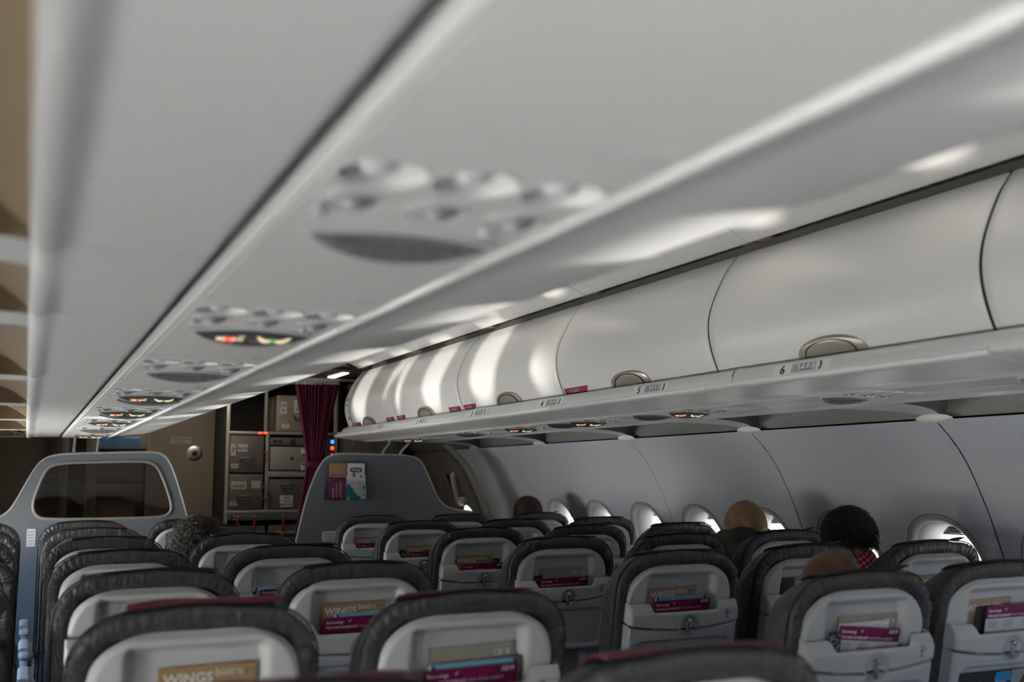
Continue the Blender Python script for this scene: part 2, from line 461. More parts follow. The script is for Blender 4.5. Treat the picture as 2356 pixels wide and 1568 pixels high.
# thin joint lines on the ribs
def strip(pts, y0, y1, mk, name):
    V = []
    for x, z in pts: V += [(x, y0, z), (x, y1, z)]
    return MB().add(V, gridF(len(pts), 2)).build(name, mk, None, True, 60)
OUT_P = [(1.291, 1.640), (1.294, 1.613), (1.291, 1.605), (1.284, 1.601), (1.274, 1.6015), (1.266, 1.605), (1.256, 1.609), (1.245, 1.6095), (1.12, 1.611), (1.112, 1.612), (1.108, 1.616), (1.107, 1.64)]
INN_P = [(.843, 1.640), (.843, 1.612), (.8415, 1.605), (.838, 1.6015), (.832, 1.6015), (.828, 1.605), (.822, 1.609), (.77, 1.612), (.70, 1.621), (.640, 1.6265), (.625, 1.629), (.617, 1.6335), (.614, 1.640), (.617, 1.646), (.627, 1.649), (.64, 1.665)]
RAIL = [(.648, 1.652), (.631, 1.6435), (.6262, 1.6445), (.6245, 1.650), (.6275, 1.664), (.634, 1.677), (.645, 1.686), (.662, 1.690), (.699, 1.691), (.70, 1.690)]
cuts = [z-.075 for z in LZ]+[7.07]
for side in (1, -1):
    cs = list(cuts) if side > 0 else sorted(cuts+[1.17])
    cs = [c for c in cs if abs(c-cuts[5]) > .01] if side < 0 else cs
    for prof, idx in ((OUT_P, 0), (INN_P, 1)):
        b = MB()
        for a, c in zip(cs[:-1], cs[1:]):
            V = []
            g_ = .0042 if idx == 0 else .0022
            for y, ins in ((a+g_*.45, .0035), (a+g_, 0), (c-g_, 0), (c-g_*.45, .0035)): V += [(side*x, y, z+ins) for x, z in prof]
            b.add(V, gridF(4, len(prof)))
        structure(b.build(('trim_5', 'trim_6')[idx] if side > 0 else ('trim_7', 'trim_8')[idx], 'under', None, True, 55))
    # dark groove, joint backing and the strip that carries the service panels
    b = MB()
    b.add([(side*x, y, z) for y in (YB, 7.065) for x, z in ((1.29, 1.632), (1.10, 1.626), (1.085, 1.626), (1.085, 1.66))], gridF(2, 4), 0)
    b.add([(side*x, y, z) for y in (YB, 7.065) for x, z in ((.8435, 1.641), (.8430, 1.634), (.645, 1.645))], gridF(2, 3), 0)
    b.add([(side*x, y, z) for y in (YB, 7.065) for x, z in ((1.0935, 1.64), (1.0935, 1.610), (1.090, 1.6065), (1.0865, 1.6085), (1.0855, 1.639), (.838, 1.639))], gridF(2, 6), 1)
    structure(b.build('trim_9' if side > 0 else 'trim_10', ['dark', 'under'], None, True, 40))
# lower sill above the wall, clips
def clip(side, y, tagname):
    V, F = [], []; n, m = 24, 6
    for j in range(m+1):
        s = 1-j/m
        for k in range(n):
            a = 2*PI*k/n; ca, sa = math.cos(a), math.sin(a)
            yy = .086*math.copysign(abs(ca)**.9, ca)*s; hh = .020*(abs(sa)**1.25)*math.copysign(1, sa)*s
            V.append((yy, hh, .012*(1-s*s)))
    for j in range(m):
        for k in range(n): F.append((j*n+k, j*n+(k+1) % n, (j+1)*n+(k+1) % n, (j+1)*n+k))
    zz = Vector((-.80*side, 0, -.60)).normalized(); xx = Vector((0, 1, 0)); yy = zz.cross(xx)
    X = Matrix(((xx.x, yy.x, zz.x, side*1.640), (xx.y, yy.y, zz.y, y), (xx.z, yy.z, zz.z, 1.569), (0, 0, 0, 1)))
    o = MB().add(V, F, 0, X).build(tagname, 'under', None, True, 180); structure(o)
for k, y in enumerate(LZ):
    clip(1, y, 'trim_%d' % (11+k)); clip(-1, y, 'trim_%d' % (31+k))
# hull over the lining and the cabin ceiling
hull = [(wallx(1.54)+.0005, 1.54), (1.73, 1.60), (1.76, 1.75), (1.5, 2.2), (.9, 2.5), (0, 2.6)]
hl = [(-x, z) for x, z in hull]+[(x, z) for x, z in hull[::-1]][1:]
V = [(x, y, z) for y in (YB-.1, 9.4) for x, z in hl]
structure(MB().add(V, gridF(2, len(hl))).build('ceiling', 'galleydark', None, True, 180))
CE = [(-.60, 2.165), (-.45, 2.190), (-.2, 2.203), (0, 2.206), (.2, 2.203), (.45, 2.190), (.60, 2.165)]
structure(strip(CE, YB, 7.30, 'ceil', 'ceiling'))
structure(MB().add([(-2.0, YB-.1, 0), (2.0, YB-.1, 0), (2.0, 9.4, 0), (-2.0, 9.4, 0)], [(0, 1, 2, 3)]).build('floor', 'floor'))
structure(MB().add([(-2.3, YB-.05, -.01), (2.3, YB-.05, -.01), (2.3, YB-.05, 2.7), (-2.3, YB-.05, 2.7)], [(0, 1, 2, 3)]).build('wall_back', 'ceil'))
# light trim above the bin doors with the dark hinge track
TR = [(.745, 2.100), (.737, 2.092), (.730, 2.092), (.700, 2.1055), (.650, 2.131), (.615, 2.153), (.60, 2.168)]
tc = [2.635+1.0665*k for k in range(-7, 5)]
for side in (1, -1):
    b = MB()
    for a, c in zip(tc[:-1], tc[1:]):
        c = min(c, 7.08); V = []
        for y, ins in ((a+.001, .005), (a+.0035, 0), (c-.0035, 0), (c-.001, .005)): V += [(side*x, y, z+ins) for x, z in TR]
        b.add(V, gridF(4, len(TR)))
    structure(b.build('trim_51' if side > 0 else 'trim_52', 'bin', None, True, 50))
    b = MB()
    V = [(side*x, y, z) for y in (YB, 7.06) for x, z in ((.60, 2.185), (.65, 2.145), (.745, 2.103), (.80, 2.106), (.81, 2.075))]
    b.add(V, gridF(2, 5))
    for a in tc:
        for d in (-.075, .0): b.box((side*.757, a+d+.03, 2.0985), (.038, .058, .010), .002, 1)
        for d in range(8): b.box((side*.757, a+.16+d*.105, 2.101), (.034, .004, .006), .001, 1)
    structure(b.build('trim_53' if side > 0 else 'trim_54', ['track', 'trackblock'], None, True, 40))
# ---------------------------------------------------------------- overhead bins
DOOR = smooth_poly([(.706, 1.692), (.694, 1.716), (.677, 1.762), (.6685, 1.805), (.667, 1.842), (.6725, 1.878), (.686, 1.918), (.710, 1.968), (.745, 2.028), (.770, 2.058), (.788, 2.079)], 2, False)
def offset_profile(P, d):
    out = []
    for i, p in enumerate(P):
        a, b = P[max(0, i-1)], P[min(len(P)-1, i+1)]; tx, tz = b[0]-a[0], b[1]-a[1]; l = math.hypot(tx, tz)
        out.append((p[0]+d*tz/l, p[1]-d*tx/l))
    return out
DIN = offset_profile(DOOR, .022); DMID = offset_profile(DOOR, .004)
def bin_door(side, y0, y1):
    b = MB(); V = []
    for y, pr in ((y0, DIN), (y0, DMID), (y0+.0035, DOOR), (y0+.03, DOOR), ((y0+y1)/2, DOOR), (y1-.03, DOOR), (y1-.0035, DOOR), (y1, DMID), (y1, DIN)): V += [(side*x, y, z) for x, z in pr]
    b.add(V, gridF(9, len(DOOR))); n = len(DOOR)
    return b
DS = [1.71-1.0665*k for k in range(5, 0, -1)]+[1.71, 2.774, 3.84, 4.94, 6.0, 6.90]
def door_x(z):
    for (x0, z0), (x1, z1) in zip(DOOR[:-1], DOOR[1:]):
        if z0 <= z <= z1: return x0+(x1-x0)*(z-z0)/(z1-z0)
    return DOOR[0][0]
def door_patch(side, yc, zc, outline, th, name, mk, parent, dome=0.0):
    """thin plate following the door: outline in (y,z) offsets"""
    C = (sum(p[0] for p in outline)/len(outline), sum(p[1] for p in outline)/len(outline)); V, F = [], []; n = len(outline); R = 6
    for j in range(R):
        s = 1-j/(R-.999) if j else 1.0
        s = (1.0, 1.0, .93, .8, .5, .0)[j]; d = (.0, th*.8, th, th+dome*.4, th+dome*.85, th+dome)[j]
        for p in outline:
            y, z = C[0]+(p[0]-C[0])*s, C[1]+(p[1]-C[1])*s; V.append((side*(door_x(zc+z)-d), yc+y, zc+z))
    for j in range(R-1):
        for k in range(n): F.append((j*n+k, j*n+(k+1) % n, (j+1)*n+(k+1) % n, (j+1)*n+k))
    return MB().add(V, F).build(name, mk, parent, True, 40)
def moon(hw, h, n=24):
    return [(hw*math.cos(PI*k/n), h*max(0, math.sin(PI*k/n))**.8) for k in range(n+1)]
bs_ = MB(); dk_ = offset_profile(DOOR, .0035)
for y_ in DS[4:]: bs_.add([(x, y, z) for y in (y_-.0048, y_+.0048) for x, z in dk_], gridF(2, len(dk_)))  # black strips stand in for the shade in the door gaps
structure(bs_.build('trim_62', 'dark', None, True, 180))
# sticker list: (door index from the front, at the front or rear edge)
binlabels = {10: 'white overhead bin at the front end with a burgundy sticker at its front edge and one at its rear edge',
 9: 'white overhead bin with burgundy stickers at both lower corners, second from the curtain',
 8: 'white overhead bin with sunlit patches and one burgundy sticker at its front corner, third from the curtain',
 7: 'white overhead bin with a burgundy sticker at its front corner only, fourth from the curtain',
 6: 'long white overhead bin without any sticker above the number six',
 5: 'white overhead bin cut off at the right edge of the picture'}
STK = {10: ('r', 'f'), 9: ('r', 'f'), 8: ('f', 'r'), 7: ()}
for i in range(len(DS)-1):
    y0, y1 = DS[i], DS[i+1]
    if y1 < 1.0:                                                # behind the camera: lining only
        continue
    i2 = i+1
    root = empty('overhead_bin', (0, 0, 0)); 
    d = bin_door(1, y0+.004, y1-.004).build('door', 'bin', root, True, 50)
    hy = y0+.53
    h = door_patch(1, hy, 1.694, moon(.135, .054), .006, 'handle', 'handle', d, .004)
    ln = [(.690-.0125-.0, hy+.1*math.cos(PI*k/20), 1.694+.042*max(0, math.sin(PI*k/20))**.8) for k in range(21)]
    MB().tube([(door_x(p[2])-.0105, p[1], p[2]) for p in ln], .0016, 6).build('handle_groove', 'dark', h)
    lab = {5: None}
    idx = i
    root['_i'] = i
    bins_i = i
    def sticker(yc, w, sl):
        o = door_patch(1, yc, 1.707, [(-w/2+sl*.012, -.012), (w/2, -.012), (w/2, .014), (-w/2-sl*.012, .014)], .0012, 'sticker', 'burg', d)
        b = MB(); Xm = T(door_x(1.71)-.0022, yc, 1.712) @ Matrix.Rotation(-PI/2, 4, 'Z') @ Matrix.Rotation(PI/2, 4, 'X')
        for q in range(2):
            V, F = plate([[(-.02, -.0015-q*.008), (.028+.004*q, -.0015-q*.008), (.028+.004*q, .0015-q*.008), (-.02, .0015-q*.008)]], .0006); b.add(V, F, 0, Xm @ T(0, 0, .0003))
        V, F = plate([[(-.045, -.008), (-.033, -.008), (-.033, .001), (-.039, .006), (-.045, .001)]], .0006); b.add(V, F, 0, Xm)
        b.build('small_print', 'grey_print', o)
    nf = len(DS)-2-i                                        # 0 = front-most
    if nf == 0: sticker(y1-.10, .16, 0); sticker(y0+.10, .15, 0)
    if nf == 1: sticker(y1-.10, .15, 1); sticker(y0+.10, .16, 0)
    if nf == 2: sticker(y1-.10, .15, 1); 
    if nf == 3: sticker(y1-.115, .19, 1)
    del root['_i']
    lab = ['white overhead bin beside the curtain, front-most of the row, burgundy stickers at both lower corners',
           'white overhead bin second from the curtain, burgundy stickers at both lower corners',
           'white overhead bin third from the curtain, one burgundy sticker at its front corner',
           'white overhead bin above row number five, fourth from the curtain, one burgundy sticker',
           'long white overhead bin without stickers above the row number six',
           'white overhead bin nearest to the viewer, cut off by the right edge of the picture'][nf]
    tag(root, lab, 'overhead bin', 'overhead bins along the right side')
# bodies behind the doors and the front end cap
V = [(side_x, y, z) for y in (YB, 6.9) for side_x, z in [(x+.03, z) for x, z in DOOR]]
structure(MB().add(V, gridF(2, len(DOOR))).build('trim_55', 'dark', None, True, 180))
b = MB(); V = []
for y in (YB, 7.04): V += [(-x, y, z) for x, z in DOOR]
b.add(V, gridF(2, len(DOOR)))
V = []
for y in (YB, DS[5]-1.07): V += [(x, y, z) for x, z in DOOR]
b.add(V, gridF(2, len(DOOR)))
structure(b.build('trim_56', 'bin', None, True, 180))
def end_cap(side):
    full = None
    outline = [(1.27, 1.612), (1.10, 1.612)]+[(.84, 1.606), (.72, 1.619), (.640, 1.6265), (.620, 1.632), (.622, 1.645), (.66, 1.672), (.694, 1.70)]+DOOR[2:]+[(.85, 2.10), (1.3, 2.10), (1.5, 1.9), (1.5, 1.68)]
    cx, cz = 1.08, 1.83
    b = MB(); V = []
    rings = ((6.905, 1.0), (6.99, 1.0), (7.03, .99), (7.055, .972), (7.07, .935), (7.073, .85), (7.073, .2))
    n = len(outline)
    for y, s in rings: V += [(side*(cx+(x-cx)*s), y, cz+(z-cz)*s) for x, z in outline]
    F = []
    for j in range(len(rings)-1):
        for k in range(n): F.append((j*n+k, j*n+(k+1) % n, (j+1)*n+(k+1) % n, (j+1)*n+k))
    F.append(tuple((len(rings)-1)*n+k for k in range(n)))
    b.add(V, F)
    return b
o = end_cap(1).build('bin_end_cap', 'bin', None, True, 50)
tag(o, 'rounded white end cap closing the right overhead bins beside the curtain', 'end cap')
b = MB()
Xm = T(door_x(1.86)-.0015, 6.955, 1.86) @ Matrix.Rotation(-PI/2, 4, 'Z') @ Matrix.Rotation(PI/2, 4, 'X')
V, F = plate([[(-.02, -.03), (.02, -.03), (.02, .03), (-.02, .03)]], .001); b.add(V, F, 0, Xm)
V, F = plate([[(-.014, -.004), (.002, -.004), (.002, -.012), (.015, .002), (.002, .016), (.002, .008), (-.014, .008)]], .001); b.add(V, F, 1, Xm @ T(0, 0, .001))
b.build('exit_sticker', [mat('green_print', (.02, .30, .08), .5), 'white'], o)
for dz, w, mk in ((-.10, .022, mat('brown_print', (.15, .05, .03), .5)), (-.15, .02, mat('pale_print', (.5, .5, .40), .5))):
    V, F = plate([[(-w/2, -.018), (w/2, -.018), (w/2, .018), (-w/2, .018)]], .001); MB().add(V, F, 0, T(door_x(1.86+dz)-.0014, 6.93, 1.86+dz) @ Matrix.Rotation(-PI/2, 4, 'Z') @ Matrix.Rotation(PI/2, 4, 'X')).build('placard', mk, o)
o = end_cap(-1).build('bin_end_cap', 'bin', None, True, 50)
tag(o, 'rounded white end cap closing the left overhead bins above the tinted partition', 'end cap')
# handrail with row number plates (right side)
RAILS = [(.53, 2.597, 'nearest'), (2.603, 4.646, 'middle'), (4.652, 6.94, 'front')]
for a, c, nm in RAILS:
    b = MB(); V = []
    ri = [(x+.004, z+.004) for x, z in RAIL]
    for y, pr in ((a, ri), (a+.003, RAIL), (c-.003, RAIL), (c, ri)): V += [(x, y, z) for x, z in pr]
    root = b.add(V, gridF(4, len(RAIL))).build('bin_handrail', 'rail', None, True, 60)
    rows = {'nearest': ((6, 2.287),), 'middle': ((5, 3.054), (4, 3.812), (3, 4.565)), 'front': ((2, 5.34), (1, 6.1))}[nm]
    tag(root, {'nearest': 'grey handrail under the bins carrying the row number six', 'middle': 'grey handrail under the bins carrying row numbers three to five', 'front': 'grey handrail under the bins at the curtain end, row number two'}[nm], 'handrail', 'handrails under the right bins')
    for num, yc in rows:
        nx = Vector((-.035, 0, .030)).normalized()
        ex = Vector((0, -1, 0)); n = Vector((-.94, 0, .35)).normalized(); ey = n.cross(ex); c0 = Vector((.6272, yc, 1.6630))
        X = Matrix(((ex.x, ey.x, n.x, c0.x), (ex.y, ey.y, n.y, c0.y), (ex.z, ey.z, n.z, c0.z), (0, 0, 0, 1))) @ Matrix.Diagonal((1, .80, 1, 1))
        V, F = plate([rrect(-.115, -.0185, .115, .0185, .003)], .0016); p = MB().add(V, F, 0, X).build('row_plate', 'offwhite', root)
        b = MB(); V, F = text(str(num), .045, .02, 'CENTER'); b.add(V, F, 0, X @ T(-.075, -.016, .0012))
        V, F = plate([rrect(-.035, -.015, .06, .015, .004), rrect(-.0335, -.0135, .0585, .0135, .003)], .0008); b.add(V, F, 0, X @ T(0, 0, .0012))
        V, F = text('F', .02, .02); b.add(V, F, 0, X @ T(-.002, -.002, .0012))
        V, F = text('E', .02, .02); b.add(V, F, 0, X @ T(.016, -.002, .0012))
        V, F = text('D', .02, .02); b.add(V, F, 0, X @ T(.034, -.002, .0012))
        V, F = plate([rrect(-.028, -.011, -.010, .010, .003), rrect(-.026, -.009, -.012, .008, .002)], .0008); b.add(V, F, 0, X @ T(0, 0, .0012))
        V, F = plate([rrect(-.021, -.006, -.017, .005, .001)], .0008); b.add(V, F, 0, X @ T(0, 0, .0012))
        V, F = plate([rrect(-.004, -.010, .052, -.006, .001)], .0008); b.add(V, F, 0, X @ T(0, 0, .0012))
        V, F = plate([[(.075, -.016), (.083, -.016), (.087, 0), (.083, .016), (.076, .016), (.080, 0)]], .0008); b.add(V, F, 0, X @ T(0, 0, .0012))
        b.build('lettering', 'ink', p)
# ---------------------------------------------------------------- passenger service panels
DN = Matrix(((1, 0, 0, 0), (0, -1, 0, 0), (0, 0, -1, 0), (0, 0, 0, 1)))     # local XY plane facing down, text up towards the rear
TILT = Matrix.Rotation(-.36, 4, 'X')
LX = (-.079, 0, .079)
def psu_panel():
    circ = [[(lx+.0365*math.cos(-2*PI*k/40), .0365*math.sin(-2*PI*k/40)) for k in range(40)] for lx in LX]
    V, F = plate([rrect(-.1195, -.105, .1195, .318, .006)]+circ, .005, .0012, 2); b = MB().add(V, F, 0, T(0, 0, -.0025))
    for lx in LX:
        V, F = lathe([(.0385, -.0042), (.0382, -.0058), (.0370, -.0062), (.0355, -.0050), (.0340, .002), (.0325, .012), (.028, .022), (.018, .028), (0, .029)], 40, False); b.add(V, F, 0, T(lx, 0, 0))
    for q, lx in enumerate(LX):
        V, F = tube([(lx+.0285*math.cos(2*PI*k/36), .088+.008*q+.0285*math.sin(2*PI*k/36), -.0050) for k in range(36)], .0016, 6, True); b.add(V, F)
    return b
def lens_outline(hw, h, flat=.22, n=30):
    """sign outline: nearly straight upper edge, bowed lower edge (upper edge towards +Y in text space)"""
    pts = []
    for k in range(n+1):
        u = -1+2*k/n; pts.append((hw*u, h*flat*(1-u*u)))
    for k in range(1, n):
        u = 1-2*k/n; pts.append((hw*u, -h*(1-flat)*max(0, 1-u*u)**.8))
    return pts
def glyph_nosmoke():
    b = MB()
    for x0, x1, m in ((-.026, .006, 0), (.0075, .010, 0), (.0115, .014, 0), (.0155, .018, 0)):
        V, F = plate([[(x0, -.004), (x1, -.004), (x1, .004), (x0, .004)]], .0004); b.add(V, F, m)
    for a in (.75, -.75):
        V, F = plate([[(-.011, -.0022), (.011, -.0022), (.011, .0022), (-.011, .0022)]], .0004, X=T(-.006, 0, .0006) @ Matrix.Rotation(a, 4, 'Z')); b.add(V, F, 1)
    for dx in (0, .004, .008):
        V, F = tube([(.010+dx, .006, 0), (.012+dx, .0085, 0), (.010+dx, .011, 0)], .0006, 5); b.add(V, F, 0)
    return b
def glyph_belt():
    b = MB()
    for s in (1, -1):
        V, F = plate([[(s*.004, -.004), (s*.010, -.007), (s*.018, -.006), (s*.026, .004), (s*.030, .011), (s*.024, .010), (s*.016, .004), (s*.010, .002), (s*.004, .003)][::s]], .0004); b.add(V, F, 0)
        V, F = plate([[(s*.020, -.005), (s*.038, -.005), (s*.038, -.001), (s*.024, -.001)][::s]], .0004); b.add(V, F, 2)
    V, F = plate([rrect(-.0025, -.005, .0025, .004, .001)], .0006); b.add(V, F, 1)
    return b
def make_psu(kind, crescent):
    root = empty('overhead_console')
    psu_panel().build('panel', 'under', root, True, 50)
    for q, lx in enumerate(LX):
        b = MB(); X = T(lx-.004, -.004, .006) @ Matrix.Rotation(.30, 4, 'X') @ Matrix.Rotation(-.25, 4, 'Y')
        V, F = lathe([(0, -.006), (.008, -.006), (.0085, -.010), (.011, -.011), (.0145, -.008), (.0165, -.001), (.0165, .006), (.013, .012), (0, .013)], 24); b.add(V, F, 0, X)
        o = b.build('reading_light', 'rail', root, True, 45)
        V, F = lathe([(0, -.0066), (.0078, -.0066)], 20); MB().add(V, F, 0, X).build('lens', 'nozzle', o)
        b = MB(); V, F = lathe([(0, -.0105), (.005, -.010), (.012, -.008), (.020, -.004), (.0245, .0015), (.025, .004)], 28); b.add(V, F, 0, T(lx, .088+.008*q, -.0035))
        o = b.build('air_nozzle', 'nozzle', root, True, 180)
        V, F = lathe([(.003, -.0115), (.006, -.0135), (.0075, -.0115), (.0075, -.008)], 18); MB().add(V, F, 0, T(lx-.004, .080+.008*q, -.001)).build('nozzle_tip', 'rail', o)
    for lx, y in ((-.098, .125), (.072, .148)):
        V, F = lathe([(0, -.0115), (.0045, -.011), (.007, -.008), (.0075, -.003)], 16); MB().add(V, F, 0, T(lx, y, 0)).build('call_button', 'rail', root, True, 180)
    V, F = plate([lens_outline(.090, .050)], .003, .0012); X = T(0, .190, -.0125) @ TILT @ DN
    Vp, Fp = plate([lens_outline(.0975, .060)], .026, .004, 3); MB().add(Vp, Fp, 0, X @ T(0, .002, -.0125)).build('sign_pod', 'under', root, True, 60)
    s = MB().add(V, F, 0, X @ T(0, 0, .0012)).build('sign', 'signgrey' if kind == 'text' else 'signdark', root)
    if kind == 'text':
        b = MB()
        for q, (t, sz) in enumerate((('Schwimmweste unter Ihrem Sitz', .0098), ('Life vest under your seat', .0088))):
            V, F = text(t, sz, .012, 'CENTER'); b.add(V, F, 0, X @ T(0, -.008-.0145*q, .0029))
        b.build('lettering', 'ink', s)
    else:
        for f, dx, ms in ((glyph_nosmoke, -.030, ['glowcream', 'glowred']), (glyph_belt, .036, ['glowcream', 'glowgreen', 'taupe'])):
            g = f(); o = g.build('no_smoking_symbol' if dx < 0 else 'seat_belt_symbol', ms, s)
            o.matrix_local = X @ T(dx, -.015, .0030) @ Matrix.Diagonal((.95, 1.15, 1, 1))
    if crescent:
        up = lens_outline(.096, .050)[31:]; lo = [(x*.98, y+.012) for x, y in up][::-1]
        V, F = plate([up+lo], .002, .0006); X2 = T(0, .252, -.0165) @ TILT @ DN
        c = MB().add(V, F, 0, X2).build('life_vest_sign', 'signgrey', root)
    return root
protos = {}
def put_psu(kind, cr, x, y, label):
    key = (kind, cr)
    if key not in protos: protos[key] = make_psu(kind, cr); o = protos[key]
    else: o = copy_tree(protos[key])
    o.location = (x, y, 1.6125); tag(o, label, 'overhead console', 'overhead consoles with reading lights')
    return o
LY = [.773, 1.523, 2.270, 3.039, 3.87, 4.668, 5.45, 6.28]
LK = ['text', 'lit', 'text', 'lit', 'lit', 'lit', 'text', 'lit']
for q, (y, k) in enumerate(zip(LY, LK)):
    d = ['with grey life vest sign, huge and blurred, directly above the viewer', 'with lit seat belt symbols, second in the row above the left seats', 'with a grey vest sign, third in the row above the left seats', 'with lit symbols, fourth in the row above the left seats', 'with lit symbols, fifth in the row above the left seats', 'with lit symbols, sixth in the row above the left seats', 'with a grey life vest sign, second from the left partition', 'with lit symbols right above the left partition'][q]
    put_psu(k, k == 'lit' and q in (3, 4), -.964, y, 'white overhead console '+d)
RY = [(1.60, 'lit', 0), (2.30, 'text', 0), (3.13, 'lit', 0), (3.915, 'lit', 0), (4.62, 'lit', 0), (5.29, 'text', 0), (6.25, 'lit', 0)]
for q, (y, k, c) in enumerate(RY):
    d = ['with lit symbols at the right picture edge under the bins', 'with a dark life vest sign under the right bin number six', 'with lit seat belt symbols under the right bin number five', 'with lit symbols under the right bins, fourth from the curtain', 'with lit symbols under the right bins, third from the curtain', 'with dark life vest sign under the right bins, second from curtain', 'with lit symbols above the right partition, front-most on the right'][q]
    put_psu(k, bool(c), .962, y, 'white overhead console '+d)
for side, ys, nm in ((-1, LY, 'trim_63'), (1, [r_[0] for r_ in RY], 'trim_64')):
    b = MB(); ends = [YB]+[v for y in ys for v in (y-.105, y+.318)]+[7.065]
    for a, c_ in zip(ends[0::2], ends[1::2]):
        if c_-a < .012: continue
        V, F = plate([rrect(side*.963-.1195, a+.003, side*.963+.1195, c_-.003, .004)], .005, .0012, 2); b.add(V, F, 0, T(0, 0, 1.6105))
    for y in ys:                                            # small latch marks behind each console
        V, F = tube([(side*.963+.075, y-.15, 1.608), (side*.963+.078, y-.146, 1.6065), (side*.963+.094, y-.146, 1.6065), (side*.963+.097, y-.15, 1.608)], .003, 8); b.add(V, F)
    structure(b.build(nm, 'under', None, True, 50))
# separate life vest plates beside two of the right panels
for y, d in ((3.57, 'fifth'), (4.32, 'fourth')):
    V, F = plate([lens_outline(.090, .050)], .003, .0012); X = T(0, 0, -.010) @ TILT @ DN
    o = MB().add(V, F, 0, X).build('life_vest_sign', 'signgrey'); o.location = (.955, y, 1.611)
    b = MB()
    for q, (t, sz) in enumerate((('Schwimmweste unter Ihrem Sitz', .0098), ('Life vest under your seat', .0088))):
        V, F = text(t, sz, .012, 'CENTER'); b.add(V, F, 0, X @ T(0, -.008-.0145*q, .0029))
    b.build('lettering', 'ink', o)
    tag(o, 'dark oval life vest sign ahead of the %s lit panel under the right bins' % {'fifth': 'second', 'fourth': 'third'}[d], 'sign', 'separate life vest signs')
# ---------------------------------------------------------------- seats
AL = math.radians(13); CA, SA = math.cos(AL), math.sin(AL); HT = 1.15
def S(x, t, d): return (x, t*SA+d*CA, HT-t*CA+d*SA)
SM = Matrix.Translation((0, 0, HT)) @ Matrix.Rotation(AL, 4, 'X')            # local x, -t up, d forward
def outline(hw, top, rx, rt, bot, crown=.006, n=26, hb=None, e=2.25):
    """open outline from lower left over the top to lower right: list of (x,t)"""
    hb = hb or hw; pts = []
    m = 14
    for k in range(m): f = k/m; pts.append((-(hb+(hw-hb)*f), bot+(top+rt-bot)*f))
    for k in range(n+1):
        a = PI/2*k/n; pts.append((-(hw-rx)-rx*max(0, math.cos(a))**(2/e), top+crown+rt*(1-math.sin(a)**(2/e))))
    for k in range(1, 16):
        f = k/16; x = -(hw-rx)+2*(hw-rx)*f; pts.append((x, top+crown*(x/(hw-rx))**2))
    L = pts[:]
    for x, t in reversed(pts[:m+n+1]): L.append((-x, t))
    return L
def resample(P, n):
    d = [0]
    for a, b in zip(P[:-1], P[1:]): d.append(d[-1]+math.hypot(b[0]-a[0], b[1]-a[1]))
    out = []; j = 0
    for k in range(n):
        s = d[-1]*k/(n-1)
        while j < len(P)-2 and d[j+1] < s: j += 1
        f = (s-d[j])/max(1e-9, d[j+1]-d[j]); out.append((P[j][0]+(P[j+1][0]-P[j][0])*f, P[j][1]+(P[j+1][1]-P[j][1])*f))
    return out
def leather_body(seed):
    rnd = random.Random(seed); N = 300
    O = resample(outline(.213, 0, .130, .118, .66, .006, hb=.208, e=2.35), N)
    nr = []
    for i in range(N):
        a, b = O[max(0, i-1)], O[min(N-1, i+1)]; tx, tt = b[0]-a[0], b[1]-a[1]; l = math.hypot(tx, tt); nr.append((-tt/l, tx/l))
    nr = [(-n[0], -n[1]) if (n[0]*o[0]+n[1]*(o[1]-.35)) < 0 else n for n, o in zip(nr, O)]
    prof = [(.060, .034), (.046, .014), (.038, .004), (.031, -.001), (.024, -.003), (.015, -.0035), (.0065, -.0015), (.0015, .004), (-.001, .014), (0, .04), (0, .062), (.002, .08), (.010, .098), (.026, .112), (.055, .120), (.10, .120)]
    TOPIN = {7: .001, 8: .003, 9: .011, 10: .020, 11: .032, 12: .047, 13: .066, 14: .09, 15: .12}
    ph = [rnd.uniform(0, 6.28) for _ in range(6)]
    V = []; s = [2*PI*i/N for i in range(N)]
    for q, (ins, d) in enumerate(prof):
        for i in range(N):
            f_ = i/N*1.5; band = ss(0, 2, q)*(1-ss(7, 12, q))*(.6+.5*noise.noise(Vector((f_*21, 3.3, seed)))); x, t = O[i]; corner = (1-ss(.10, .26, t))*(.30+.70*ss(.05, .16, abs(x)))
            f = i/N*1.5
            w = math.sin(f*235+ph[0]+3.5*math.sin(f*27+ph[1]))*.6+math.sin(f*130+ph[2]+3*math.sin(f*11+ph[3])-q*.3)*.4; w = .35-abs(w)**.7
            g = noise.noise(Vector((f*14+seed*3.1, q*.12, 0)))
            dd = (w*.0085+g*.005)*corner*band
            wt = 1-ss(.02, .17, t); ie = ins+(TOPIN.get(q, ins)-ins)*wt; out = -ie+dd*.8
            V.append((S(x+nr[i][0]*out, t+nr[i][1]*out, d-dd*1.1)))
    F = []
    R = len(prof)
    for q in range(R-1):
        for i in range(N-1): F.append((q*N+i, q*N+i+1, (q+1)*N+i+1, (q+1)*N+i))
    F.append(tuple(range((R-1)*N, R*N))); F.append(tuple(range(N-1, -1, -1)))
    return MB().add(V, F), [S(x+nr[i][0]*.0015, t+nr[i][1]*.0015, .010) for i, (x, t) in enumerate(O)]
def shell_w(t, top=.043, hw=.186, rx=.128, rt=.108, e=2.25):
    if t >= top+rt: return hw
    u = max(0, min(1, (top+rt-t)/rt)); return (hw-rx)+rx*max(0, 1-u**e)**(1/e)
def rec(x, t):
    a = ss(-.122, -.112, x)*(1-ss(.106, .127, x)); return a*ss(.060, .082, t)
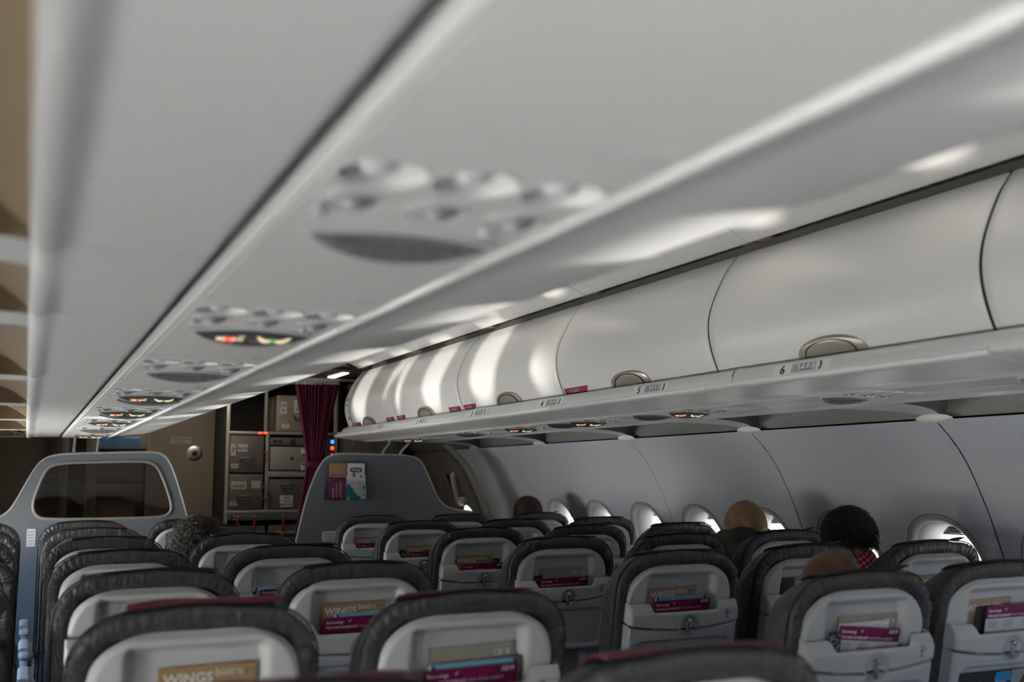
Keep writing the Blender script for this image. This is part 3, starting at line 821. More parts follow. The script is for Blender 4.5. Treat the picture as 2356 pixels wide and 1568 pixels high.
def shell_mesh():
    V = []; nu, nv = 64, 72; ts = [.0435]+[.043+.108*(k/24)**1.6 for k in range(1, 25)]+[.151+(.62-.151)*k/(nv-22) for k in range(1, nv-22+1)]
    for t in ts:
        w = shell_w(t)
        for i in range(nu+1):
            u = -1+2*i/nu; u = math.copysign(abs(u)**.9, u); x = w*u
            edge = min(w-abs(x), (t-.043)*1.0)
            d = -.0105+.016*(1-ss(0, .013, edge))+.0235*rec(x, t)
            V.append(S(x, t, d))
    return MB().add(V, gridF(len(ts), nu+1))
DISH = (.010, .2085)
def gap_t(x): return .2215-.018*(x/.186)**2
def house_top(x): 
    a = ss(-.122, -.106, x)*(1-ss(.104, .130, x)); return .1465+.0225*a
def prot(t): 
    q = max(0, min(1, (t-.138)/.042)); return .036*math.sin(q*PI/2)**.75
def dish(x, t):
    r = math.hypot(x-DISH[0], t-DISH[1]); return .015*(1-ss(.016, .0305, r))
def house_mesh():
    nx, nr = 120, 26; V = []; hw = .1865; b = MB()
    for j in range(nr+4):
        for i in range(nx+1):
            x = -hw+2*hw*i/nx; t0, t1 = house_top(x), gap_t(x); se = min(hw-abs(x), 9)
            round_ = .006*(1-math.sqrt(max(0, 1-(1-min(1, se/.008))**2)))
            if j < 2: t, d = t0+.002+(.05 if j == 0 else 0), -.0105-prot(t0)+.006
            elif j == nr+3: t, d = t1-.002, -.010
            else:
                f = (j-2)/nr; t = t0+(t1-t0)*f; d = -.0105-prot(t)+dish(x, t)+.003*(1-ss(0, .004, t1-t))+.003*(1-ss(0, .005, t-t0))*ss(.152, .164, t0)
            V.append(S(x, t, d+round_))
    b.add(V, gridF(nr+4, nx+1))
    for sg in (-1, 1):
        off = []; W = []
        for j in range(11):
            t = house_top(sg*hw)+(gap_t(hw)-house_top(hw))*j/10; W += [S(sg*hw, t, -.0105-prot(t)+.006), S(sg*(hw-.001), t, .008)]
        b.add(W, gridF(11, 2))
    return b
def rr_dist(x, t, cx, ct, hw, ht, r):
    qx, qt = abs(x-cx)-hw+r, abs(t-ct)-ht+r
    return min(max(qx, qt), 0)+math.hypot(max(qx, 0), max(qt, 0))-r
def tray_mesh():
    nx, nt = 100, 80; V = []; hw = .1865; b = MB(); bot = .407
    for j in range(nt+3):
        for i in range(nx+1):
            x = -hw+2*hw*i/nx; t0 = gap_t(x)+.0065; f = max(0, min(1, (j-1)/nt)); t = t0+(bot-t0)*f
            if j == 0 or j == nt+2: d = -.012
            else:
                e = min(hw-abs(x), t-t0, bot-t); d = -.043+.007*(1-math.sqrt(max(0, 1-(1-min(1, max(0, e)/.009))**2)))
                d += dish(x, t)+.0115*(1-ss(-.011, 0, rr_dist(x, t, 0, .322, .166, .072, .03)))
                d += .0035*(1-ss(.0006, .0016, abs(abs(x)-.178)))
            V.append(S(x, t, d))
    b.add(V, gridF(nt+3, nx+1))
    for sg in (-1, 1):
        W = []
        for j in range(11):
            t = gap_t(hw)+.0065+(bot-gap_t(hw)-.0065)*j/10; W += [S(sg*hw, t, -.036), S(sg*(hw-.001), t, .008)]
        b.add(W, gridF(11, 2))
    return b
def latch_mesh():
    b = MB()
    def q(x, t, d): return S(DISH[0]+x, DISH[1]+t, d)
    V, F = rbox((.0115, .007, .044), .0030, 3); b.add([S(DISH[0]+p[0], DISH[1]+.006-p[2], -.0465+p[1]) for p in V], F)
    V, F = lathe([(0, -.008), (.005, -.0065), (.0075, 0), (.0065, .005), (0, .0075)], 16); b.add([S(DISH[0]+p[0], DISH[1]-.014+p[1], -.049+p[2]*.8) for p in V], F)
    V, F = tube([S(DISH[0], DISH[1]-.012, -.045), S(DISH[0], DISH[1]-.012, -.034)], .004, 10); b.add(V, F)
    return b
def flap_mesh(seed, lift):
    rnd = random.Random(seed); nx, ny = 30, 6; V = []; w = .262; th = .0035 if seed < 20 else .011
    ph = rnd.uniform(0, 6)
    for layer in (0, 1):
        for i in range(nx+1):
            u = i/nx; x = -w/2+w*u
            z = .0016+.0014*math.sin(u*7+ph)+lift*.012*ss(.80, 1, u)**2-.006*abs(2*u-1)**3
            for j in range(ny+1):
                v = j/ny; y = .012+.075*v+.002*math.sin(u*9+ph*2)
                zt = y*SA-np.interp(y, (0, .014, .04, .062, .08, .098), (0, .003, .011, .020, .032, .047))*CA
                V.append((x, y, HT+zt+z+layer*th))
    n = (nx+1)*(ny+1); F = gridF(nx+1, ny+1)+gridF(nx+1, ny+1, n); mi = [1]*(nx*ny)+[0]*(nx*ny)
    for i in range(nx):
        for j in (0, ny): a = i*(ny+1)+j; c = (i+1)*(ny+1)+j; F.append((a, c, n+c, n+a)); mi.append(0)
    for j in range(ny):
        for i in (0, nx): a = i*(ny+1)+j; F.append((a, a+1, n+a+1, n+a)); mi.append(0)
    b = MB(); b.v = V; b.f = F; b.m = mi
    return b
def hem_mesh(P):
    b = MB(); V, F = tube(P, .0021, 5); return b.add(V, F)
def cushion():
    b = MB(); b.box((0, .40, .42), (.455, .50, .13), .045, 0, 4, Matrix.Rotation(.05, 4, 'X'))
    return b
meshes = {}
def seat_meshes():
    meshes['leather'] = []; meshes['piping'] = []
    for sd in (1, 2, 3):
        b, pp = leather_body(sd); me = b.mesh('back_cushion', ['leather']); setup(me, True, 70); meshes['leather'].append(me)
        me = hem_mesh(pp).mesh('piping', ['piping']); setup(me); meshes['piping'].append(me)
    for nm, fn, mk in (('shell', shell_mesh, 'shell'), ('house', house_mesh, 'shell'), ('tray', tray_mesh, 'shell2'), ('latch', latch_mesh, 'chrome'), ('cushion', cushion, 'leather')):
        me = fn().mesh(nm, [mk]); setup(me, True, 55 if nm in ('house', 'tray', 'latch') else 75); meshes[nm] = me
    V, F = tube([S(DISH[0]+.0325*math.cos(2*PI*k/36), DISH[1]+.0325*math.sin(2*PI*k/36), -.0462+(.0008 if math.sin(2*PI*k/36) > .3 else 0)) for k in range(36)], .0017, 6, True)
    meshes['rim'] = MB().add(V, F).mesh('rim', ['window_plastic']); setup(meshes['rim'], True, 180)
    V = []
    for k in range(41):
        x = -.184+.368*k/40; V += [S(x, gap_t(x)-.004, -.030), S(x, gap_t(x)+.011, -.030)]
    meshes['gap'] = MB().add(V, gridF(41, 2)).mesh('gap', ['dark'])  # black strip stands in for the shade between housing and tray
    for nm, mats in (('m', ['maroon', 'blackfab']), ('k', ['blackfab', 'blackfab'])):
        for l in (0, 1):
            me = flap_mesh(5+l+(nm == 'm')*3, l).mesh('flap', mats); setup(me, True, 50); meshes['flap'+nm+str(l)] = me
    me = flap_mesh(31, .3).mesh('flap', ['maroon', 'blackfab']); setup(me, True, 50); meshes['flapt0'] = me
    b = MB()
    for sg in (1,): b.box((sg*.254, .30, .615), (.048, .40, .036), .014, 0, 3)
    b.box((.254, .17, .53), (.03, .07, .16), .008)
    meshes['arm'] = b.mesh('armrest', ['rail']); setup(meshes['arm'])
    b = MB(); b.box((0, .36, .335), (.44, .40, .05), .01); b.box((-.12, .24, .155), (.04, .06, .31), .01); b.box((.12, .50, .155), (.04, .06, .31), .01)
    meshes['base'] = b.mesh('seat_frame', ['steel']); setup(meshes['base'])
    b = MB(); V, F = plate([rrect(-.021, -.0165, .021, .0165, .003)], .0008); X0 = SM @ T(.155, -.0475, -.1795) @ XZ
    b.add(V, F, 0, X0)
    Y = X0 @ T(0, 0, .0006)
    V, F = plate([rrect(-.017, -.006, -.008, .012, .0015), rrect(-.0155, -.003, -.0095, .010, .001)], .0006); b.add(V, F, 1, Y)
    V, F = plate([rrect(-.0140, -.001, -.011, .0035, .0008)], .0006); b.add(V, F, 1, Y)
    V, F = plate([[(-.003, -.000), (.002, .003), (-.003, .006)]], .0006); b.add(V, F, 1, Y)
    for r_ in range(2):
        V, F = plate([[(-.018, -.010-.003*r_), (-.006, -.010-.003*r_), (-.006, -.0115-.003*r_), (-.018, -.0115-.003*r_)]], .0005); b.add(V, F, 1, Y)
    meshes['sticker'] = b.mesh('phone_sticker', ['offwhite', mat('sticker_purple', (.18, .03, .14), .5)]); setup(meshes['sticker'])
seat_meshes()
def mobj(name, me, parent): return link(bpy.data.objects.new(name, me), parent)
def make_seat(x, y, v, flap):
    root = empty('airliner_seat', (x, y, 0))
    lb = mobj('back_cushion', meshes['leather'][v], root); mobj('piping', meshes['piping'][v], lb)
    mobj('back_shell', meshes['shell'], root)
    hs = mobj('pocket_housing', meshes['house'], root); mobj('phone_sticker', meshes['sticker'], hs)
    tr = mobj('tray_table', meshes['tray'], root); lt = mobj('tray_latch', meshes['latch'], root); mobj('dish_rim', meshes['rim'], lt)
    mobj('tray_gap_shade', meshes['gap'], tr)
    f = mobj('headrest_flap', meshes['flap'+flap[0]+flap[1]], root); f['label'] = {'m': 'maroon', 'k': 'black', 't': 'thick maroon'}[flap[0]]+' cloth flap'
    if len(flap) > 2: f.location.x = float(flap[2:])
    mobj('seat_cushion', meshes['cushion'], root); mobj('seat_frame', meshes['base'], root)
    mobj('armrest', meshes['arm'], root)
    return root
FL = {'B7': 'k0', 'B6': 'm0', 'B5': 'm0.01', 'B4': 'k0', 'B3': 'k0.02', 'B2': 't0.01', 'B1': 'm0', 'C7': 'm0', 'C6': 'm0-.02', 'C5': 'm0', 'C4': 'm0.02', 'C3': 'k0', 'C2': 'm0', 'C1': 'm0', 'A7': 'k0', 'A6': 'm0', 'A5': 'm0', 'A4': 'k0', 'A3': 'm0', 'A2': 'm0',
      'D7': 'k1', 'D6': 'm0-.02', 'D5': 'k0', 'D4': 'm0', 'D3': 'm0', 'D2': 'k1', 'E7': 'm0', 'E6': 'm0', 'E5': 'k1', 'E4': 'k0', 'E3': 'k1', 'E2': 'k0', 'F7': 'k1', 'F6': 'm0', 'F5': 'm0', 'F4': 'k1', 'F3': 'k1'}
COLN = {'A': 'at the left windows', 'B': 'in the left middle column', 'C': 'left of the aisle', 'D': 'right of the aisle', 'E': 'in the right middle column', 'F': 'at the right windows'}
ROWN = {7: 'front row', 6: 'second row', 5: 'third row', 4: 'fourth row', 3: 'fifth row', 2: 'sixth row', 1: 'rearmost row'}
SDY = {'E2': .06, 'E3': .03}
seats = {}
for q, key in enumerate(sorted(FL)):
    c, r = key[0], int(key[1]); 
    sx = SX[c]+.005
    seats[key] = make_seat(sx, SY[r]-.05+SDY.get(key, 0), (q*7+r) % 3, FL[key])
    tag(seats[key], 'dark leather seat %s, %s, %s flap on top' % (COLN[c], ROWN[r], {'m': 'maroon', 'k': 'black', 't': 'thick maroon'}[FL[key][0]]), 'seat', 'airliner seats')
# ---------------------------------------------------------------- reading matter in the seat pockets
def pocket(key, x, t, d, tilt=0.0):
    c, r = key[0], int(key[1]); X = Matrix.Translation((SX[c]+.005, SY[r]-.05+SDY.get(key, 0), 0)) @ SM @ T(x, d, -t) @ Matrix.Rotation(-tilt, 4, 'Y')
    return X
def put(o, X): 
    loc, q, sc = X.decompose(); o.location = loc; o.rotation_euler = q.to_euler(); return o
def sheet(name, mk, w, h, th=.003, r=.001):
    V, F = plate([rrect(-w/2, -h, w/2, 0, r)], th, .0004, 1, XZ); return MB().add(V, F).build(name, mk)
def swoosh(b, x, z, s, mi=0, dy=-.0006):
    V, F = plate([[(0, .5), (.45, .15), (.8, .55), (1.3, .75), (.9, .2), (.55, -.35)]], .0004, X=T(x, dy, z) @ XZ @ Matrix.Scale(s, 4)); b.add(V, F, mi)
def onface(o, b, name, mats): return b.build(name, mats, o, False)
def menu(key, x, t, d, tilt, kind, label, w=.168, rev=False):
    mk = 'kraft' if kind == 'bistro' else 'rose'
    o = sheet('menu_booklet', mk, w, .12); y = -.0017
    b = MB(); V, F = text('WINGS', .0255, .018); b.add(V, F, 0, T(-w/2+.009, y, -.0300) @ XZ); wx = max(p[0] for p in V)
    V, F = text(kind, .0205, 0); b.add(V, F, 0, T(-w/2+.013+wx, y, -.0205) @ XZ)
    onface(o, b, 'lettering', ['white'])
    b = MB(); V, F = text('Eurowings', .0062, 0); b.add(V, F, 0, T(w/2-.040, y, -.017) @ XZ); swoosh(b, w/2-.010, -.014, .005, 0, y)
    onface(o, b, 'logo', ['ink'])
    put(o, pocket(key, x, t, d, tilt)); return tag(o, label, 'booklet', 'booklets in the seat pockets')
def card(key, x, t, d, tilt, label, w=.197, white=False):
    o = sheet('safety_card', 'magenta', w, .11, .0012, .004); y = -.0008
    b = MB(); V, F = plate([[(w*.12, -.0305), (w/2-.001, -.0305), (w/2-.001, -.001), (w*.27, -.001)]], .0004, X=T(0, y, 0) @ XZ); b.add(V, F)
    onface(o, b, 'dark_band', ['magenta2'])  # darker magenta band on the right part of the card
    b = MB()
    V, F = text('Eurowings', .0105, .02); b.add(V, F, 0, T(-w/2+.008, y-.0004, -.0155) @ XZ); swoosh(b, -w/2+.0635, -.0115, .008, 0, y-.0004)
    V, F = text('A319', .0125, .03); b.add(V, F, 0, T(w/2-.035, y-.0004, -.0125) @ XZ)
    V, F = text('FÜR IHRE SICHERHEIT', .0086, .022); wx = max(p[0] for p in V); b.add(V, F, 0, T(-w/2+.007, y-.0004, -.0285) @ XZ)
    V, F = text('FOR YOUR SAFETY', .0086, 0); b.add(V, F, 1, T(-w/2+.010+wx, y-.0004, -.0285) @ XZ)
    onface(o, b, 'lettering', ['white', 'offwhite'])
    if white:
        b = MB(); V, F = plate([[(-w/2+.0006, -.109), (w/2-.0006, -.109), (w/2-.0006, -.0325), (-w/2+.0006, -.0325)]], .0004, X=T(0, y, 0) @ XZ); b.add(V, F)
        for c0 in (-.085, -.03, .035):
            for q in range(5):
                V, F = plate([[(c0, -.0385-.004*q), (c0+.030+.004*(q % 2), -.0385-.004*q), (c0+.030+.004*(q % 2), -.040-.004*q), (c0, -.040-.004*q)]], .0003, X=T(0, y-.0004, 0) @ XZ); b.add(V, F, 1)
        onface(o, b, 'text_panel', ['offwhite', 'grey_print'])
    put(o, pocket(key, x, t, d, tilt)); return tag(o, label, 'safety card', 'magenta safety cards')
def magazine(key, x, t, d, tilt, label, w=.18, full=False):
    o = sheet('magazine', 'sky', w, .13, .004); y = -.0022
    for s, wd in ((-1, .018), (1, .012)):
        pts = []; rr = random.Random(int(t*1000)+s)
        for q in range(12): a = q/11; pts.append((s*(w/2-.001-wd*(1-a)*rr.uniform(.35, 1)), -.001-.036*a))
        V, F = plate([([(s*(w/2-.001), -.001)]+pts+[(s*(w/2-.001), -.037)])[::s]], .0003, X=T(0, y, 0) @ XZ); onface(o, MB().add(V, F), 'cover_picture', ['ink'])
    V, F = plate([[(-w/2, -.012), (-w/2+.006, -.012), (-w/2+.006, -.0005), (-w/2, -.0005)]], .0003, X=T(0, y-.0003, 0) @ XZ); onface(o, MB().add(V, F), 'white_corner', ['white'])
    if full:
        b = MB(); V, F = plate([rrect(-w/2+.022, -.029, w/2, -.009, .002)], .0006, X=T(0, y, 0) @ XZ); b.add(V, F, 0)
        V, F = text('Eurowings', .0125, .025); b.add(V, F, 1, T(-w/2+.030, y-.0005, -.0225) @ XZ)
        V, F = plate([[(-w/2+.02, -.06), (w/2, -.06), (w/2, -.031), (-w/2+.02, -.031)]], .0004, X=T(0, y, 0) @ XZ); b.add(V, F, 1)
        onface(o, b, 'title_panel', ['magenta', 'white'])
    put(o, pocket(key, x, t, d, tilt)); return tag(o, label, 'magazine', 'magazines in the seat pockets')
def bag(key, x, t, d, tilt, label, w=.168):
    o = sheet('sickness_bag', 'taupe', w, .12, .0025); y = -.0015
    b = MB(); V, F = plate([rrect(w/2-.042, -.024, w/2-.024, -.012, .001), rrect(w/2-.040, -.022, w/2-.033, -.014, .0005)], .0004, X=T(0, y, 0) @ XZ); b.add(V, F)
    V, F = plate([superell(.004, .0062, 20, 2, (w/2-.013, -.018))], .0004, X=T(0, y, 0) @ XZ); b.add(V, F)
    V, F = plate([[(-w/2+.004, -.036), (w/2-.015, -.0345), (w/2-.015, -.0355), (-w/2+.004, -.037)]], .0003, X=T(0, y, 0) @ XZ); b.add(V, F)
    onface(o, b, 'printed_icons', ['offwhite'])
    put(o, pocket(key, x, t, d, tilt)); return tag(o, label, 'paper bag', 'plain paper bags in the seat pockets')
def dark_leaf(key, x, t, d, tilt, label, w=.05, mk='ink', pat=True):
    o = sheet('leaflet', mk, w, .10, .0025)
    if pat:
        b = MB(); rr = random.Random(int(t*1e4))
        for q in range(16):
            cx, cz = rr.uniform(-w/2+.003, w/2-.003), -rr.uniform(.002, .04)
            V, F = plate([[(cx-.0025, cz-.003), (cx+.003, cz-.001), (cx+.001, cz+.003)]], .0003, X=T(0, -.0015, 0) @ XZ); b.add(V, F)
        onface(o, b, 'printed_pattern', ['offwhite'])
    put(o, pocket(key, x, t, d, tilt)); return tag(o, label, 'leaflet', 'narrow leaflets in the seat pockets')
tl = .012
menu('B2', .020, .1075, .006, tl, 'bistro', 'kraft brown bistro menu in the seat pocket nearest the viewer at the bottom edge')
bag('C2', .012, .108, .009, tl, 'blurred taupe paper bag in the pocket of the big aisle seat at the bottom centre', .176)
magazine('C2', .011, .135, -.004, tl, 'light blue magazine edge behind the blurred safety card at the bottom centre', .186)
card('C2', .004, .143, -.013, tl, 'blurred magenta safety card in the aisle seat at the bottom centre')
dark_leaf('C2', .110, .132, .000, 0, 'grey leaflet at the right end of the bottom centre seat pocket', .035, 'signgrey', False)
menu('C3', -.006, .1045, .008, .01, 'bistro', 'kraft bistro menu behind a light blue magazine, left of the aisle, fifth row', .170)
magazine('C3', .028, .128, -.003, .03, 'light blue magazine edge between bistro menu and safety card, left of the aisle', .176)
card('C3', .010, .136, -.013, .01, 'magenta safety card half hidden by the big bottom centre seat, fifth row')
magazine('C4', -.028, .130, -.006, .01, 'magazine with a magenta name label in the pocket left of the aisle, fourth row', .18, True)
menu('D7', -.026, .1215, .006, tl, 'shop', 'rose tan shop menu in the front row pocket right of the aisle')
card('D7', .000, .151, -.012, tl, 'magenta safety card in the front row pocket right of the aisle')
menu('D6', .010, .122, .006, tl, 'bistro', 'kraft bistro menu in the second row pocket right of the aisle')
card('D6', .042, .1495, -.012, tl, 'magenta safety card in the second row pocket right of the aisle', .19)
dark_leaf('D6', -.088, .141, .002, 0, 'narrow black leaflet at the left end of the second row pocket right of the aisle', .03)
menu('D5', -.026, .119, .006, tl, 'bistro', 'kraft bistro menu fully visible in the third row pocket right of the aisle')
card('D5', .010, .1505, -.012, tl, 'magenta safety card in the third row pocket right of the aisle below the bistro menu')
dark_leaf('D5', .080, .139, .010, 0, 'dark leaflet corner behind the safety card, third row right of the aisle', .03)
bag('D4', 0, .1125, .006, tl, 'taupe paper bag with two small icons, fourth row right of the aisle')
dark_leaf('D4', -.094, .138, .001, 0, 'black and white leaflet corner left of the safety card, fourth row right of the aisle', .032)
card('D4', .003, .1445, -.012, tl, 'magenta safety card below the taupe bag, fourth row right of the aisle')
menu('D3', -.022, .1095, .007, tl+.01, 'shop', 'rose tan shop menu in the fifth row pocket right of the aisle')
magazine('D3', .002, .136, -.003, tl+.005, 'light blue magazine edge below the shop menu, fifth row right of the aisle')
card('D3', .004, .1435, -.013, tl, 'magenta safety card below the blue magazine, fifth row right of the aisle')
bag('D2', .022, .106, .010, .0, 'taupe paper bag in the pocket of the seat with the bald passenger', .180)
dark_leaf('D2', .004, .119, .002, 0, 'colourful white leaflet behind the tilted safety card of the bald passenger seat', .15, 'white')
card('D2', .016, .130, -.008, -.10, 'tilted magenta safety card showing white text, behind the bald passenger', .186, True)
dark_leaf('D2', -.094, .136, -.014, .05, 'black and white leaflet at the left end of the pocket behind the bald passenger', .034)
menu('E2', -.036, .097, .008, .02, 'shop', 'rose tan shop menu mostly covered, at the right picture edge', .165)
dark_leaf('E2', -.055, .112, -.002, .02, 'dark brown leaflet edge beside the safety card at the right picture edge', .06, 'track', False)
card('E2', .035, .110, -.012, 0, 'magenta safety card with white text panel at the right picture edge', .19, True)
menu('E3', .005, .104, .006, 0, 'bistro', 'kraft menu corner behind the bald passenger head, right middle column', .165)
dark_leaf('E3', -.085, .103, -.002, 0, 'dark leaflet beside the kraft menu corner behind the bald passenger head', .05, 'track', False)
menu('F3', -.02, .119, .006, 0, 'bistro', 'kraft bistro menu glimpsed between two seats at the right windows', .165)
magazine('F3', 0, .141, -.003, 0, 'light blue magazine glimpsed between two seats at the right windows')
card('F3', .005, .149, -.012, 0, 'magenta safety card glimpsed between two seats at the right windows')
# advertising photo on the tray table at the right edge
b = MB(); X = XZ
V, F = plate([rrect(-.150, -.125, .150, 0, .004)], .0012, X=X); b.add(V, F, 0)
o = b.build('tray_picture', 'ink')
b = MB(); V, F = text('Eurowings', .021, .02); b.add(V, F, 0, T(-.138, -.0008, -.040) @ XZ); swoosh(b, -.030, -.030, .016, 0, -.0008); onface(o, b, 'lettering', ['white'])
b = MB()
V, F = plate([[(-.045, -.028), (-.038, -.006), (-.01, -.002), (.012, -.006), (.014, -.030), (-.01, -.034)]], .0006, X=T(.012, -.0008, 0) @ XZ); b.add(V, F, 0)
V, F = plate([superell(.026, .034, 24, 2, (-.004, -.062))], .0005, X=T(0, -.0009, 0) @ XZ); b.add(V, F, 1)
V, F = plate([superell(.034, .05, 24, 2, (.092, -.058))], .0005, X=T(0, -.0009, 0) @ XZ); b.add(V, F, 2)
V, F = plate([[(.028, -.124), (.148, -.124), (.148, -.002), (.028, -.002)]], .0004, X=T(0, -.0007, 0) @ XZ); b.add(V, F, 3)
onface(o, b, 'portraits', [mat('cap_blue', (.02, .30, .62), .5), 'skin', 'skinbald', 'grey_print'])
put(o, pocket('E2', -.002, .268, -.0385, -.0)); tag(o, 'dark advertising picture with a blue cap on the tray table at the right edge', 'picture')
# ---------------------------------------------------------------- partitions in front of the first row
PY = 6.75
Lp = smooth_poly([(-1.52, 1.11), (-1.43, 1.135), (-1.375, 1.16), (-1.33, 1.22), (-1.265, 1.365), (-1.215, 1.455), (-1.16, 1.492), (-1.05, 1.506), (-.84, 1.511), (-.64, 1.518), (-.56, 1.514), (-.505, 1.48), (-.464, 1.398), (-.407, 1.227), (-.365, 1.08), (-.34, .95), (-.33, .6)], 2, False)
Lo = [(-.33, .02), (-1.80, .02), (-1.9, .4), (-1.92, .9), (-1.75, 1.06)]+Lp
Lw = smooth_poly([(-1.16, 1.124), (-1.225, 1.15), (-1.242, 1.22), (-1.20, 1.36), (-1.165, 1.43), (-1.09, 1.450), (-.96, 1.455), (-.66, 1.463), (-.60, 1.455), (-.555, 1.42), (-.515, 1.33), (-.476, 1.22), (-.470, 1.165), (-.505, 1.132), (-.60, 1.126)], 2, True)
XP = T(0, PY, 0) @ XZ
V, F = plate([Lo, Lw], .030, .006, 2, XP); o = MB().add(V, F).build('partition', 'part')
tag(o, 'grey bulkhead partition with a dark tinted window in front of the left seats', 'partition', 'bulkhead partitions')
MB().tube([(x, PY-.012, z) for x, z in Lp], .0065, 8).build('edge_trim', 'partedge', o)
MB().tube([(x, PY-.016, z) for x, z in Lw], .0085, 8, 0, True).build('window_rim', 'rubber', o)
V, F = plate([[(x, z) for x, z in Lw]], .006, 0, 0, XP); MB().add(V, F).build('tinted_pane', 'smoke', o)
V, F = plate([rrect(-1.262, .975, -1.215, 1.075, .006)], .002, 0, 1, T(0, PY-.0165, 0) @ XZ); st = MB().add(V, F).build('notice_sticker', 'offwhite', o)
b = MB()
for q in range(5):
    V, F = plate([[(-1.258, 1.06-.017*q), (-1.222, 1.06-.017*q), (-1.222, 1.055-.017*q), (-1.258, 1.055-.017*q)]], .0006, 0, 1, T(0, PY-.018, 0) @ XZ); b.add(V, F)
b.build('small_print', 'grey_print', st)
Rp = smooth_poly([(.262, .60), (.27, .85), (.295, .98), (.341, 1.191), (.388, 1.335), (.430, 1.430), (.47, 1.485), (.53, 1.510), (.62, 1.515), (.85, 1.510), (1.02, 1.506), (1.095, 1.490), (1.135, 1.455), (1.175, 1.37), (1.245, 1.22), (1.29, 1.17), (1.36, 1.145), (1.50, 1.125)], 2, False)
Ro = Rp+[(1.75, 1.06), (1.92, .9), (1.9, .4), (1.80, .02), (.262, .02)]
V, F = plate([Ro], .030, .006, 2, XP); o = MB().add(V, F).build('partition', 'part')
tag(o, 'grey bulkhead partition with a leaflet holder in front of the right seats', 'partition', 'bulkhead partitions')
MB().tube([(x, PY-.010, z) for x, z in Rp], .0065, 8).build('edge_trim', 'partedge', o)
V, F = plate([rrect(.455, .955, .62, 1.02, .006)], .002, 0, 1, T(0, PY-.0165, 0) @ XZ); st = MB().add(V, F).build('notice_sticker', 'offwhite', o)
b = MB()
for q, s in enumerate(('Schwimmweste unter', 'Ihrem Sitz')):
    V, F = text(s, .013, .01); b.add(V, F, 0, T(.475, PY-.018, 1.0-.016*q) @ XZ)
V, F = text('Life vest under your seat', .011, .01); b.add(V, F, 0, T(.475, PY-.018, .966) @ XZ)
b.build('small_print', 'ink', st)
# rods up to the bins
for s, xs in ((-1, ((-1.033, -1.030), (-.905, -.900))), (1, ((.858, .903), (.983, 1.036)))):
    for q, (x0, x1) in enumerate(xs):
        b = MB(); b.tube(smooth_poly([(x0, PY, 1.508), (x0, PY, 1.535), (x1, PY, 1.585), (x1, PY, 1.612)], 2, False), .009, 10); b.tube([(x0, PY, 1.505), (x0, PY, 1.522)], .0125, 12)
        o = b.build('support_rod', 'steel')
        tag(o, 'short %s support rod above the %s partition, the %s of two' % (('steel', 'left', ('left', 'right')[q]) if s < 0 else ('bent steel', 'right', ('left', 'right')[q])), 'rod', 'support rods above the partitions')
# leaflet holder with leaflets on the right partition
b = MB(); V, F = plate([rrect(.462, 1.218, .748, 1.34, .004)], .003, 0, 1, T(0, PY-.052, 0) @ XZ); b.add(V, F)
b.box((.605, PY-.034, 1.219), (.286, .036, .003), .001); V, F = plate([rrect(.462, 1.218, .748, 1.47, .004)], .003, 0, 1, T(0, PY-.018, 0) @ XZ); b.add(V, F)
o = b.build('leaflet_holder', 'clear'); tag(o, 'clear plastic leaflet holder on the right partition', 'holder')
for x in (.487, .606, .725):
    MB().tube([(x, PY-.016, 1.345), (x, PY-.060, 1.345)], .0045, 10).build('stud', 'chrome', o)
def leaf(name, x0, z0, x1, z1, dy, mk, rot, label, deco=None):
    w, h = x1-x0, z1-z0; V, F = plate([rrect(-w/2, -h/2, w/2, h/2, .002)], .003, .0004, 1, XZ); oo = MB().add(V, F).build(name, mk)
    oo.location = ((x0+x1)/2, PY+dy, (z0+z1)/2); oo.rotation_euler = (0, rot, 0)
    if deco: deco(oo, w, h)
    return tag(oo, label, 'leaflet', 'leaflets on the right partition')
def d_logo(o, w, h):
    b = MB(); V, F = text('Eurowings', .017, .01); b.add(V, F, 0, T(-.032, -.0018, .035) @ XZ @ Matrix.Rotation(.05, 4, 'Z')); swoosh(b, -.046, .036, .010, 0, -.0018); b.build('logo', 'ink', o)
def d_mag(o, w, h):
    b = MB()
    for k, (s, sz, dx) in enumerate((('FÜR IHRE SICHERHEIT', .011, .028), ('FOR YOUR SAFETY', .011, .002), ('Eurowings', .014, -.022))):
        V, F = text(s, sz, .02 if k != 1 else 0); b.add(V, F, 0, T(dx, -.0018, -h/2+.012) @ XZ @ Matrix.Rotation(PI/2, 4, 'Z'))
    b.build('lettering', 'white', o)
def d_seal(o, w, h):
    b = MB(); V, F = plate([superell(.042, .017, 30, 3)], .0006, X=T(0, -.0018, .073) @ XZ); b.add(V, F, 0)
    V, F = text('Wings', .022, .01, 'CENTER'); b.add(V, F, 1, T(0, -.0022, .067) @ XZ); b.build('printed_seal', [mat('seal_purple', (.22, .10, .20), .6), 'offwhite'], o)
def d_teal(o, w, h):
    b = MB()
    V, F = plate([smooth_poly([(-w/2, -h/2), (.022, -h/2), (.030, -.075), (.016, -.055), (.0, -.05), (-.008, -.03), (-.02, -.026), (-.022, -.004), (-.036, .004), (-.042, .022), (-w/2, .03)], 1)], .0006, X=T(0, -.0018, 0) @ XZ); b.add(V, F)
    for cx, cz, a, c in ((-.012, .082, .008, .017), (.034, .068, .006, .009), (.050, -.005, .006, .016), (.048, -.05, .006, .006), (.04, -.085, .005, .004)):
        V, F = plate([superell(a, c, 16, 2, (cx, cz))], .0006, X=T(0, -.0018, 0) @ XZ); b.add(V, F)
    b.build('teal_blots', 'teal', o)
    b = MB()
    for k in range(4): b.tube([(.005+.006*k, -.002, .05-.022*k), (.02+.006*k, -.002, .03-.022*k), (.018+.006*k, -.002, .02-.02*k), (.034+.004*k, -.002, .008-.02*k)], .0008, 5)
    b.build('handwriting', 'grey_print', o)
